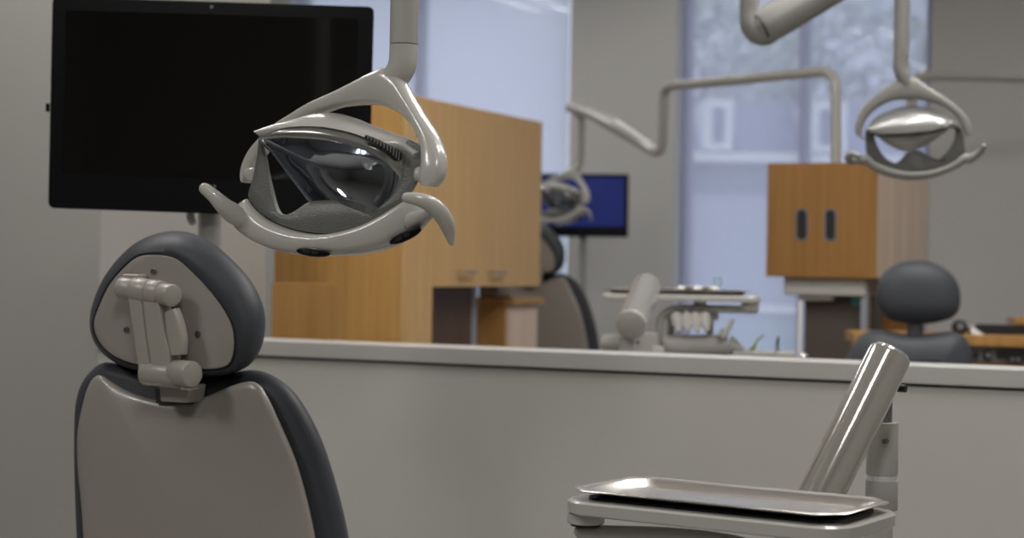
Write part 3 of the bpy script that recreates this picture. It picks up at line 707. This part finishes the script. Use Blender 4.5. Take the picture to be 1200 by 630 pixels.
MB().tube([fo(766, 178, 7.8), fo(772, 177.5, 7.79), fo(776, 171, 7.77), fo(777, 155, 7.75), fo(777.5, 125, 7.72), fo(779, 108, 7.7), fo(786, 101, 7.65), fo(800, 99.5, 7.6), fo(850, 95, 7.4), fo(900, 90, 7.2), fo(955, 84.5, 7.0), fo(968, 85, 6.95), fo(976, 91, 6.92), fo(979, 103, 6.9), fo(979.5, 140, 6.9), fo(979.5, 189.5, 6.9)], .0215, 20, smooth=160).build('bent_pipe', M['plastic_matte'], fl, smooth=60)

# ================================================================== TALL MAPLE CABINET (left of centre)
A0 = on_line(508, Vector((-.285, 6.2, 0)), V)      # door corner
WF = Frame((A0.x, A0.y, 0), ROOMYAW)               # x=u (towards the doors' normal), y=v along the door face
def wl(px, A=None):                                # v-distance along the door face for a pixel column
    q = on_line(px, A0, V); return (q-A0).dot(V)
dA = A0.y
zt = P(508, 117, dA).z; zb = P(508, 336, dA).z
v_pan = wl(475); v_d1 = wl(560); v_d2 = wl(607); v_end = wl(633)
ux = (on_line(320, A0+V*v_pan, U)-(A0+V*v_pan)).dot(U)
tc = fthing('storage_cabinet', 'tall maple cabinet with two handled wall doors over an open niche', 'cabinet', WF)
MB().box((ux, v_pan+.006, 0), (-.02, v_pan+.03, zt)).build('side_panel', M['wood_side'], tc, bev=.002)
MB().box((-.02, v_pan, 0), (0, 0-.004, zt)).build('face_panel', M['wood_door'], tc, bev=.002)
MB().box((ux, 0, zb+.012), (-.021, v_end-.03, zt)).build('upper_carcass', M['wood_door'], tc, bev=.002)
for a, b in ((0, v_d1-.003), (v_d1, v_d2-.002)):
    dr = MB().box((-.02, a, zb), (0, b, zt)).build('door', M['wood_door'], tc, bev=.002)
    mid = (wl(543) if a == 0 else wl(579)); hzz = P(545, 318.5, dA*1.02).z
    MB().tube([(.0, mid-.055, hzz), (.03, mid-.055, hzz), (.03, mid+.055, hzz), (0, mid+.055, hzz)], .006, 10).build('handle', M['chrome'], dr)
MB().box((-.02, v_d2+.001, zb), (0, v_end, zt)).build('filler_panel', M['wood_door'], tc, bev=.002)
MB().box((ux+.02, v_end-.03, zb+.012), (-.021, v_end, zt)).build('end_panel', M['wood_door'], tc, bev=.002)
nv = lambda px, du: (on_line(px, A0-U*du, V)-(A0-U*du)).dot(V)
MB().box((-.14, .01, 0), (-.12, nv(553.5, .12), zb+.012)).build('niche_back', M['wood_shadow'], tc, bev=.002)
MB().box((-.14, nv(554, .12), 0), (-.12, nv(560, .12), zb+.012)).build('niche_post', M['alu'], tc, bev=.002)
# low cabinet in front of it
q0 = P(352, 400, 5.55)
LC = Frame((q0.x, q0.y, 0), ROOMYAW)
lc = fthing('low_cabinet', 'low plain maple cabinet standing before the tall cabinet side, above the half wall', 'cabinet', LC)
xa, xb = LC.at(318, 370, 0).x, LC.at(382, 370, 0).x
lz = LC.at(350, 332, 0).z
MB().box((xa, 0, .08), (xb, .12, lz-.02)).build('carcass', M['wood_front'], lc, smooth=0)
MB().box((xa, 0, lz-.02), (xb, .12, lz)).build('top', M['wood_front'], lc, smooth=0)
MB().box((xa+.02, .03, 0), (xb-.02, .1, .08)).build('plinth', M['brown'], lc)
# base cabinet behind, under the niche
q1 = P(597, 380, 6.95)
BF = Frame((q1.x, q1.y, 0), ROOMYAW)
bc = fthing('base_cabinet', 'low maple base cabinet with a thick top beyond the open niche', 'cabinet', BF)
bx0 = BF.at(557, 380, 0).x; by1 = (on_line(631, q1.xy.to_3d(), V)-q1.xy.to_3d()).dot(V)
bz = BF.at(597, 357, 0).z
MB().box((bx0, 0, .08), (-.018, by1, bz)).build('carcass', M['wood_front'], bc, bev=.002)
MB().box((-.018, 0.003, .09), (0, by1-.003, bz-.003)).build('door', M['wood_glare'], bc, bev=.002)
MB().box((bx0-.02, -.012, bz), (.025, by1+.02, bz+.028)).build('countertop', M['wood_front'], bc, bev=.003)
MB().box((bx0+.03, .04, 0), (-.05, by1-.04, .08)).build('plinth', M['brown'], bc)
zc = bz+.028
def boxthing(name, label, cat, fr, x0, x1, y0, y1, z0, z1, m):
    o = MB().box((x0, y0, z0), (x1, y1, z1)).build(name, m, None, bev=.004); o.location = fr.o; o.rotation_euler.z = fr.yaw
    return tag(o, label, cat)
g0 = BF.at(560, 345, .06).x; g1 = BF.at(583, 345, .06).x
t = fthing('counter_device', 'small grey box-shaped device on the maple base cabinet under the wall doors', 'device', BF)
MB().box((g0, .06, zc), (g1, .2, zc+.06)).build('case', M['plastic_matte'], t, bev=.008)
MB().box((g0+.01, .057, zc+.035), (g1-.01, .061, zc+.045)).build('slot', M['black'], t)
g0 = BF.at(597, 345, .25).x; g1 = BF.at(607, 345, .25).x
t = fthing('tissue_box', 'small white box standing at the right on the maple base cabinet', 'box', BF)
MB().box((g0-.09, .22, zc), (g1-.09, .27, zc+.075)).build('carton', M['white'], t, bev=.002)
MB().loft([[Vector(((g0+g1)/2-.09+math.cos(a)*.012*s_, .245+math.sin(a)*.008*s_, zc+.075+h)) for a in [2*PI*k/12 for k in range(12)]] for s_, h in ((1, 0), (1.3, .01), (.3, .022))]).build('tissue', M['paper'], t)

# ================================================================== FAR CHAIR (copy of the near chair)
fc = copy_tree(near_chair)
cpx = CF.at(330, 500, 0)                      # shell right edge, mid height
fyaw = R(-31)
tgt = P(671, 356, 7.7)
fcx = tgt - Vector((math.cos(fyaw)*cpx.x, math.sin(fyaw)*cpx.x, cpx.z))
fc.rotation_euler.z = fyaw; fc.location = (fcx.x, fcx.y, .17)
for ch in fc.children:
    k_ = ch.name.split('.')[0]
    if k_ == 'base': ch.location.z = -.17
    if k_ == 'pedestal': ch.location.z = -.14
tag(fc, 'far dental chair seen from behind, half hidden by the maple cabinet', 'dental chair')

# ================================================================== FAR MONITOR
n0 = P(683, 240, 9.3)
NF = Frame((n0.x, n0.y, 0), R(-4))
fm = fthing('monitor', 'small monitor with a lit blue screen on the back wall column', 'monitor', NF)
ho = rrect([NF.at(*q, 0) for q in ((624, 203), (737, 204), (736, 278), (624, 277))], .01)
cen = sum(ho, Vector())/len(ho)
MB().loft([ho, [p+Vector((0, .015, 0)) for p in ho], [cen+(p-cen)*.9+Vector((0, .04, 0)) for p in ho]]).build('housing', M['blackplastic'], fm, smooth=30)
MB().prism([NF.at(*q, -.002) for q in ((629, 207), (732, 208), (731.5, 265.5), (629, 264.5))], (0, .002, 0)).build('screen', M['bluescreen'], fm, smooth=0)
q = NF.at(684, 250, .06)
MB().cyl((q.x, .06, .012), (q.x, .06, q.z), .021, 20).build('stand_post', M['plastic_matte'], fm)
MB().box((q.x-.05, .038, q.z-.05), (q.x+.05, .065, q.z+.05)).build('mount_bracket', M['greyslot'], fm)
MB().cyl((q.x, .06, 0), (q.x, .06, .014), .15, 32).build('stand_base', M['plastic_matte'], fm)

# ================================================================== DISPENSER CABINET (right)
d0 = P(1027, 260, 6.6)
DF = Frame((d0.x, d0.y, 0), R(-23.5))
dc = fthing('dispenser_cabinet', 'orange maple wall unit with two dark oval slots and a reeded pale side', 'cabinet', DF)
xl = DF.at(898.5, 260, 0).x
z1, z0 = DF.at(962, 190.5, 0).z, DF.at(962, 325, 0).z
MB().box((xl, 0, z0), (0, .02, z1)).build('front_panel', M['wood_disp'], dc, bev=.002)
yb = .62
MB().box((xl, .02, z0), (-.02, yb, z1)).build('carcass', M['wood_disp'], dc, bev=.002)
k = (1087-600)/F; Dv = DF.ey
sd = on_line(1087, d0.xy.to_3d(), DF.ey); yb2 = (sd-d0.xy.to_3d()).dot(DF.ey)
nb = 4
for i in range(nb):
    a, b = .02+(yb2-.02)*i/nb, .02+(yb2-.02)*(i+1)/nb
    MB().box((-.02, a+.007, z0), (0, b-.007, z1)).build('side_slat', M['wood_glare'], dc, bev=.003)
for px in (939.5, 973):
    sl = [DF.at(px+7.5*math.cos(t_)*1.0, 263+ (19.5-7.5)*(1 if math.sin(t_) > 0 else -1)+7.5*math.sin(t_), -.003) for t_ in [2*PI*(k+.5)/40 for k in range(40)]]
    rim = MB().prism(sl, (0, .004, 0)).build('slot_rim', M['greyslot'], dc)
    sl2 = [DF.at(px+5.6*math.cos(t_), 263+12*(1 if math.sin(t_) > 0 else -1)+5.6*math.sin(t_), -.0045) for t_ in [2*PI*(k+.5)/40 for k in range(40)]]
    MB().prism(sl2, (0, .002, 0)).build('slot_opening', M['black'], rim)
def dx(px, y=.03): return DF.at(px, 350, y).x
def dz(py, y=.03): return DF.at(960, py, y).z
MB().box((dx(918), .03, dz(346)), (dx(1014), .5, z0)).build('light_rail', M['plastic_matte'], dc, bev=.006)
MB().cyl((dx(934), .06, dz(349)), (dx(975), .06, dz(348)), .015, 16).build('rail_lip', M['plastic_matte'], dc)
MB().box((dx(938), .1, 0), (dx(1009), .5, dz(346))).build('dark_panel', M['brown'], dc, bev=.004)
MB().box((dx(994), .094, dz(357)), (dx(1007), .1, dz(345.5))).build('sticker', M['teal'], dc, smooth=0)
MB().box((dx(1008), .04, 0), (dx(1015.5), .1, dz(330))).build('steel_post', M['alu'], dc, bev=.002)
MB().box((dx(1015.5)+.005, .3, 0), (dx(1052), .33, z0)).build('recess_back', M['wood_recess'], dc)
# side counter behind the mid chair
e0 = P(1080, 400, 6.15)
EF = Frame((e0.x, e0.y, 0), R(-6))
ct_ = fthing('side_counter', 'maple counter with black control panel to the right of the upholstered chair', 'counter', EF)
ex0, ex1 = EF.at(1000, 400, 0).x, EF.at(1290, 400, 0).x
ez1, ez0 = EF.at(1170, 393, 0).z, EF.at(1170, 405.5, 0).z
MB().box((ex0, -.02, ez0), (ex1, .33, ez1)).build('countertop', M['wood_front'], ct_, bev=.003)
MB().box((ex0+.02, .02, 0), (ex1, .33, ez0)).build('carcass', M['wood_front'], ct_, bev=.002)
rz_, ry_ = EF.at(1170, 407, .015).z, EF.at(1170, 424, .015).z
pn = MB().box((EF.at(1136, 410, .015).x, .008, ry_), (ex1, .02, rz_)).build('control_panel', M['greyslot'], ct_, bev=.003)
def pr(px, py, y): return EF.at(px, py, y)
a, b = pr(1140, 420, .008), pr(1147, 412, .008); MB().box((a.x, .002, a.z), (b.x, .008, b.z)).build('panel_socket', M['black'], pn, bev=.001)
c = pr(1157, 416, .008); kn = MB().cyl((c.x, .008, c.z), (c.x, -.002, c.z), .0185, 28).build('dial', M['black'], pn)
MB().cyl((c.x, -.002, c.z), (c.x, -.014, c.z), .008, 16).build('dial_knob', M['greyslot'], kn)
a, b = pr(1167, 420, .008), pr(1230, 411, .008); MB().box((a.x, .002, a.z), (b.x, .008, b.z)).build('panel_display', M['black'], pn, bev=.001)
c = pr(1190, 421, .002); l = [Vector((c.x+.032*math.cos(t_), .0018, c.z+.0165*math.sin(t_))) for t_ in [2*PI*k/32 for k in range(32)]]
MB().loft([l, [p+Vector((0, -.004, 0)) for p in l]]).build('oval_badge', M['black'], pn)
for s_ in (-.012, .008):
    MB().cyl((c.x+s_, -.002, c.z), (c.x+s_, -.005, c.z), .006, 14).build('badge_button', M['greyslot'], pn)
# things on the counter
def on_counter(px, y): return EF.at(px, 390, y).x
x0, x1 = on_counter(1141, .12), on_counter(1270, .12)
o = MB().box((x0, .1, ez1), (x1, .3, ez1+.004))
for a, b in (((x0, .1), (x1, .105)), ((x0, .295), (x1, .3)), ((x0, .1), (x0+.005, .3)), ((x1-.005, .1), (x1, .3))): o.box((a[0], a[1], ez1+.004), (b[0], b[1], ez1+.032))
o = o.build('black_tray', M['black'], None, bev=.001); o.location = EF.o; o.rotation_euler.z = EF.yaw
tag(o, 'long low black tray lying on the side counter by the right wall', 'tray')
t = fthing('handheld_device', 'small dark rounded gadget at the left end of the side counter', 'device', EF)
gx = on_counter(1127, .0)
l = []
bmx = MB()
for k_ in range(11):
    a = PI*k_/10; rr_ = math.sin(a); l.append([Vector((gx+.03*rr_*math.cos(u_), .05+.03*rr_*math.sin(u_), ez1+.027-.027*math.cos(a))) for u_ in [2*PI*j/20 for j in range(20)]])
l[0] = [p+(Vector((gx, .05, ez1))-p)*.98 for p in l[1]]; l[0] = [Vector((p.x, p.y, ez1)) for p in l[0]]
bmx.loft(l[:-1]).build('body', M['black'], t, smooth=60)
MB().cyl((gx+.02, .05, ez1+.028), (gx+.055, .05, ez1+.024), .017, 20, bev=.003).build('nozzle', M['greyslot'], t)
MB().cyl((gx-.002, .02, ez1+.03), (gx-.002, .014, ez1+.03), .012, 20).build('lens', M['greyslot'], t)
x0 = on_counter(1138, .03); x1 = on_counter(1154, .03)
o = MB().add([(x0, .02, ez1+.001), (x1, .02, ez1+.001), (x1, .08, ez1+.001), (x0, .08, ez1+.001), (x0, .03, ez1+.032), (x0+.012, .03, ez1+.024), (x0+.012, .075, ez1+.024), (x0, .075, ez1+.032)], [(3,2,1,0),(4,5,6,7),(0,1,5,4),(1,2,6,5),(2,3,7,6),(3,0,4,7)]).build('paper_wipe', M['paper'], None, bev=.002)
o.location = EF.o; o.rotation_euler.z = EF.yaw; tag(o, 'crumpled white wipe beside the dark gadget on the side counter', 'wipe')
x0 = on_counter(1188, .35); 
t = fthing('desk_shelf', 'maple shelf end rising behind the black tray at the right edge', 'shelf', EF)
MB().box((x0, .34, ez1+.031), (x0+.5, .52, EF.at(1190, 372, .35).z)).build('shelf_board', M['wood_front'], t, bev=.003)
MB().box((x0+.03, .36, 0), (x0+.06, .5, ez1+.031)).box((x0+.42, .36, 0), (x0+.45, .5, ez1+.031)).build('shelf_support', M['wood_front'], t, bev=.002)

# ================================================================== MID CHAIR (faces the viewer)
m0 = P(1075, 400, 5.75)
GF = Frame((m0.x, m0.y, 0), R(-12))
mch = fthing('dental_chair', 'slate upholstered dental chair on the right, its cushions facing the viewer', 'dental chair', GF)
gh, gc = radial([(1027,347),(1029,332),(1037,318),(1052,308.5),(1072,305),(1092,307),(1110,316),(1121,329),(1125.5,345),(1124,362),(1116,372),(1103,376.5),(1088,379),(1065,379),(1046,376),(1034,368),(1028.5,358)], 80, (1075, 345))
MB().loft([outline3(GF, scale2(gh, gc, s_), y) for s_, y in ((.15, -.052), (.4, -.05), (.65, -.043), (.85, -.028), (.97, -.008), (1, .012), (.96, .035), (.85, .045))]).build('headrest_cushion', M['fabric_lit'], mch, smooth=70)
MB().loft([outline3(GF, scale2(gh, gc, s_), y) for s_, y in ((.8, .046), (.75, .055))]).build('headrest_plate', M['shell'], mch)
MB().tube([GF.at(1071, 372, .05), GF.at(1072, 385, .05), GF.at(1073, 398, .05)], [.03, .028, .03], 20).build('headrest_post', M['greyslot'], mch)
gb = closed2([(1018,388),(1034,386),(1052,390),(1073,391.5),(1098,389.5),(1118,388),(1130,394),(1138,408),(1142,428),(1146,470),(1150,530),(1140,570),(1075,580),(1000,570),(980,530),(984,470),(988,430),(997,408),(1007,394)], 120)
MB().loft([outline3(GF, inset2(gb, d), y) for d, y in ((40, -.05), (26, -.046), (14, -.036), (5, -.018), (0, .01), (1, .03), (4, .045))]).build('backrest_cushion', M['fabric_lit'], mch, smooth=70)
MB().loft([outline3(GF, inset2(gb, d), y) for d, y in ((3, .046), (4, .06), (8, .07))]).build('backrest_shell', M['shell'], mch, smooth=60)
gz = GF.at(1075, 575, 0).z
MB().loft([[Vector((x*sx, -.5+y*sy, z)) for x, y in [(math.copysign(abs(math.cos(2*PI*k/48))**.5, math.cos(2*PI*k/48))*.25, math.copysign(abs(math.sin(2*PI*k/48))**.5, math.sin(2*PI*k/48))*.6) for k in range(48)]] for sx, sy, z in ((.85, .97, .43), (1, 1, .46), (1, 1, .51), (.85, .97, .54))]).build('seat', M['fabric_lit'], mch, smooth=60)
MB().box((-.13, -.7, .05), (.13, -.1, .43)).build('pedestal', M['shell'], mch, bev=.03)
MB().box((-.2, -.8, 0), (.2, .1, .05)).build('base', M['shell'], mch, bev=.015)

# ================================================================== MIDDLE DELIVERY UNIT (behind the half wall)
DD = 5.1
u0 = P(790, 400, DD)
QF = Frame((u0.x, u0.y, 0), R(-8))
un = fthing('delivery_arm', 'pale grey instrument unit with tray holder and handpiece rack behind the half wall', 'dental delivery arm', QF)
def q(px, py, y=0): return QF.at(px, py, y)
def qbox(x0, y0, x1, y1, ya, yb_): 
    a, b = q(x0, y1, ya), q(x1, y0, ya); return MB().box((a.x, ya, a.z), (b.x, yb_, b.z))
# tray holder slab
hl_, hr_ = q(708, 349), q(891, 351)
cxm, hwm = (hl_.x+hr_.x)/2, (hr_.x-hl_.x)/2
z_h = q(800, 345.5, -.1).z
MB().loft([rr(hwm-.004, .106, .03, z_h-.019, cx=cxm), rr(hwm, .11, .034, z_h-.016, cx=cxm), rr(hwm, .11, .034, z_h-.004, cx=cxm), rr(hwm-.004, .106, .03, z_h, cx=cxm)]).build('tray_holder', M['plastic'], un, smooth=35)
c = q(879, 356, -.05); MB().cyl((c.x, -.07, z_h-.045), (c.x, -.07, z_h-.0195), .026, 24, bev=.004).build('pivot_knob', M['plastic_matte'], un)
c2 = q(820, 352, 0); MB().cyl((c2.x, 0, z_h-.045), (c2.x, 0, z_h-.0195), .02, 20).build('holder_stem', M['plastic_matte'], un)
MB().tube([q(884, 363, -.05), q(860, 362, -.05), q(820, 361, -.05), q(795, 361.5, -.05), q(782, 365, -.05), q(774.5, 373, -.05), q(773, 388, -.05), q(773, 405, -.05), q(773, 440, -.05)], [.0115]*9, 18, rnd=True, smooth=60).build('support_arm', M['plastic_matte'], un, smooth=60)
# slanted tube with flat round end
a, b = q(740, 379, -.16), q(760, 330, .02)
a = QF.loc(P(740, 379, DD-.44)); b = QF.loc(P(758, 336, DD-.19))
d_ = (b-a).normalized()
MB().cyl(a, b, .041, 40).build('slanted_tube', M['tubedark'], un, smooth=30)
MB().cyl(a-d_*.012, a, .043, 40, bev=.006).build('tube_cap', M['plastic'], un, smooth=30)
# base blocks
qbox(725, 393, 744, 425, -.44, -.36).build('pivot_block', M['plastic_matte'], un, bev=.006)
qbox(744, 390, 771, 425, -.1, 0).build('arm_block', M['plastic_matte'], un, bev=.006)
qbox(763, 406, 778, 425, -.12, -.05).build('foot_block', M['plastic'], un, bev=.004)
MB().cyl(q(705, 403, -.02), q(728, 402, -.02), .028, 24, bev=.01).build('drive_housing', M['plastic_matte'], un)
c = q(747, 401, -.1); MB().cyl((c.x, -.105, c.z), (c.x, -.1, c.z), .005, 10).build('screw', M['black'], un)
MB().cyl(q(776, 404, -.04), q(853, 404, -.04), .0305, 36, bev=.004).build('head_cylinder', M['plastic_matte'], un)
MB().tube([q(853, 404, -.04), q(862, 407, -.04), q(873, 412, -.04)], [.030, .022, .008], 24).build('head_cone', M['plastic_matte'], un)
qbox(778, 366, 842, 374, -.02, .03).build('handpiece_rack', M['plastic'], un, bev=.004)
qbox(782, 374, 790, 400, 0, .03).build('rack_support', M['plastic_matte'], un, bev=.002)
qbox(828, 374, 836, 400, 0, .03).build('rack_support', M['plastic_matte'], un, bev=.002)
qbox(858, 413, 908, 424, -.1, .06).build('shelf', M['plastic_matte'], un, bev=.003)
qbox(908, 413, 932, 424, -.1, .06).build('shelf_end', M['plastic'], un, bev=.003)
qbox(850, 424, 934, 430, -.08, .05).build('shelf_bracket', M['plastic_matte'], un, bev=.002)
MB().cyl(QF.loc((q(790,420).x*0+QF.world((q(790, 420).x, 0, 0)).x, QF.world((q(790, 420).x, 0, 0)).y, 0)), q(790, 424), .05, 28).build('post', M['plastic_matte'], un)
pbx = q(790, 420).x
qbox(715, 425, 862, 434, -.44, .05).build('deck', M['plastic_matte'], un, bev=.004)
MB().cyl((pbx, 0, 0), (pbx, 0, .03), .18, 36, bev=.006).build('post_base', M['plastic_matte'], un)
# handpieces in the rack
for i, px in enumerate((795, 806, 817, 828)):
    lab = ['first white handpiece from the left in the rack', 'second white handpiece from the left in the rack', 'third white handpiece from the left in the rack', 'fourth white handpiece, rightmost in the rack'][i]+' behind the half wall'
    t = fthing('dental_handpiece', lab, 'dental handpiece', QF, 'handpieces in the middle unit rack')
    MB().tube([q(px-2, 371, -.075), q(px-1, 377, -.076), q(px, 385, -.077)], [.017, .017, .009], 16, rnd=True).build('grip', M['paper'], t)
    MB().cyl(q(px, 386.5, -.077), q(px+.5, 390, -.077), .0045, 10).build('tip', M['chrome'], t)
t = fthing('suction_hose', 'grey suction tip leaning out at the right end of the handpiece rack', 'suction tip', QF)
MB().tube([q(848, 394, -.085), q(853, 386, -.085), q(858, 376, -.085)], [.007, .008, .006], 12, rnd=True).build('nozzle', M['plastic'], t)
MB().tube([q(846, 387, -.085), q(845, 391, -.085), q(848, 394.5, -.085)], .007, 12, rnd=True).build('hose', M['plastic_matte'], t)
# tray + paper + cup
tz = z_h+.0045
tm = MB().loft([octrect(hwm-.02, .095, .03, .012), octrect(hwm-.017, .098, .031, .014), octrect(hwm-.02, .095, .03, .0155), octrect(hwm-.03, .085, .028, .012), octrect(hwm-.04, .075, .025, .002), octrect(hwm-.044, .071, .024, .0012)])
tm = tm.build('instrument_tray', M['steel'], None, smooth=25)
bm = bmesh.new(); bm.from_mesh(tm.data)
bmesh.ops.delete(bm, geom=[f_ for f_ in bm.faces if len(f_.verts) == 8 and f_.calc_center_median().z > .008], context='FACES_ONLY'); bm.to_mesh(tm.data); bm.free()
w = QF.world((cxm-.012, 0, z_h)); tm.location = w; tm.rotation_euler.z = QF.yaw
tag(tm, 'steel tray with a paper liner on the unit behind the half wall', 'tray')
g = MB()
gx0, gx1 = q(785, 333).x, q(852, 333).x
nx = 24
top = []
vs = []; fs = []
for i in range(nx+1):
    for j in range(7):
        x = gx0+(gx1-gx0)*i/nx; y = -.065+.13*j/6
        e = min(1, min(i, nx-i)/4)
        vs.append((x, y, z_h+.004+e*(.016+.005*math.sin(i*.9+j)+.003*math.cos(j*1.7))))
for i in range(nx):
    for j in range(6): a = i*7+j; fs.append((a, a+1, a+8, a+7))
o = MB().add(vs, fs).build('paper_liner', M['paper'], None, smooth=180); m_ = o.modifiers.new('s', 'SOLIDIFY'); m_.thickness = .002
o.location = QF.o; o.rotation_euler.z = QF.yaw; tag(o, 'rumpled white paper liner lying in the tray behind the half wall', 'paper liner')
c = q(841, 332, .03)
cu = MB().loft([[Vector((c.x+r_*math.cos(a), .03+r_*math.sin(a), z_h+.022+h)) for a in [2*PI*k/24 for k in range(24)]] for r_, h in ((.010, 0), (.0135, .032), (.0125, .032), (.0095, .003))]).build('cup', M['blueglass'], None)
cu.location = QF.o; cu.rotation_euler.z = QF.yaw; tag(cu, 'tiny pale blue cup standing on the paper liner', 'cup')
# brush and picks on the shelf
sz = q(890, 413.2, -.02).z
t = fthing('cleaning_brush', 'thin green tipped brush standing on the grey shelf left of the white pipe', 'brush', QF)
c = q(881, 413, -.02)
MB().tube([(c.x, -.02, sz), (c.x+.004, -.02, sz+.012), q(887, 399, -.02), q(895, 392, -.02)], [.005, .005, .003, .0025], 10, rnd=True).build('handle', M['green'], t)
MB().tube([q(880, 412, -.02), q(884, 405, -.02)], [.007, .006], 10, rnd=True).build('bristles', M['green'], t)
t = fthing('dental_pick', 'short dark pick standing upright on the grey shelf by the white pipe', 'dental pick', QF)
c = q(911, 413, -.02)
MB().cyl((c.x, -.02, sz), (c.x, -.02, q(911, 402, -.02).z), .0055, 12).build('handle', M['greyslot'], t)
MB().tube([q(911, 402, -.02), q(912, 395, -.02)], [.005, .003], 10, rnd=True).build('tip', M['black'], t)
wp = P(937, 400, 5.6)
t = thing('drain_pipe', 'slim white upright pipe in front of the dark panel under the dispenser cabinet', 'pipe', (wp.x, wp.y, 0))
zz = P(937, 352, 5.6).z
MB().cyl((0, 0, 0), (0, 0, zz), .009, 16).build('pipe', M['white'], t)
MB().cyl((0, 0, 0), (0, 0, .01), .03, 16).build('flange', M['white'], t)
zz = P(942, 418, 5.6).z; MB().cyl((0, -.012, zz), (.022, -.012, zz), .013, 16, bev=.003).build('valve', M['chrome'], t)

# ================================================================== LIGHT
wd = bpy.data.worlds.new('sky'); sc.world = wd; wd.use_nodes = True
nt = wd.node_tree; bg = nt.nodes['Background']
tcw = nt.nodes.new('ShaderNodeTexCoord'); nz = nt.nodes.new('ShaderNodeTexNoise'); nz.inputs['Scale'].default_value = 5; nz.inputs['Detail'].default_value = 5
crw = nt.nodes.new('ShaderNodeValToRGB'); crw.color_ramp.elements[0].color = (.66, .73, .90, 1); crw.color_ramp.elements[1].color = (.80, .84, .93, 1)
crw.color_ramp.elements[0].position = .35; crw.color_ramp.elements[1].position = .65
nt.links.new(tcw.outputs['Generated'], nz.inputs['Vector']); nt.links.new(nz.outputs[0], crw.inputs[0]); nt.links.new(crw.outputs[0], bg.inputs[0])
bg.inputs[1].default_value = 1.4
sun = bpy.data.lights.new('sun', 'SUN'); sun.energy = 3.2; sun.angle = R(3); sun.color = (1, .96, .9)
so = bpy.data.objects.new('sun', sun); COL.objects.link(so); so.rotation_euler = (R(38), 0, R(-20))
def strip_light(uu, vv, ln, wdt, power, along='u', z=CEIL-.06, col=(1, .975, .94)):
    l = bpy.data.lights.new('ceiling_strip_or_fill', 'AREA'); l.shape = 'RECTANGLE'; l.size = ln; l.size_y = wdt; l.energy = power; l.color = col
    o = bpy.data.objects.new('ceiling_strip_or_fill', l); COL.objects.link(o)
    p = U*uu + V*vv; o.location = (p.x, p.y, z); o.rotation_euler = (0, 0, ROOMYAW + (0 if along == 'u' else PI/2))
for vv in (0.2, 3.0, 4.9, 8.0):
    for uu in (-3.2, -.2, 2.8):
        pw = {0.2: (34, 34, 34), 3.0: (24, 24, 24), 4.9: (16, 24, 44), 8.0: (8, 7, 14)}[vv][(-3.2, -.2, 2.8).index(uu)]
        for off in (-.12, .12): strip_light(uu+off, vv, 1.2, .06, pw/2, 'v')

for off in (-.12, .12): strip_light(-1.1+off, 4.75, 1.2, .06, 15, 'v')  # added fill pair, no known fixture; lifts the maple doors and side panel
for off in (-.12, .12): strip_light(-5.2+off, 7.6, 1.2, .06, 14, 'v')  # fill pair added to brighten the far left wall, no known fixture
sc.view_settings.view_transform = 'Standard'
sc.view_settings.look = 'None'
sc.view_settings.exposure = 0
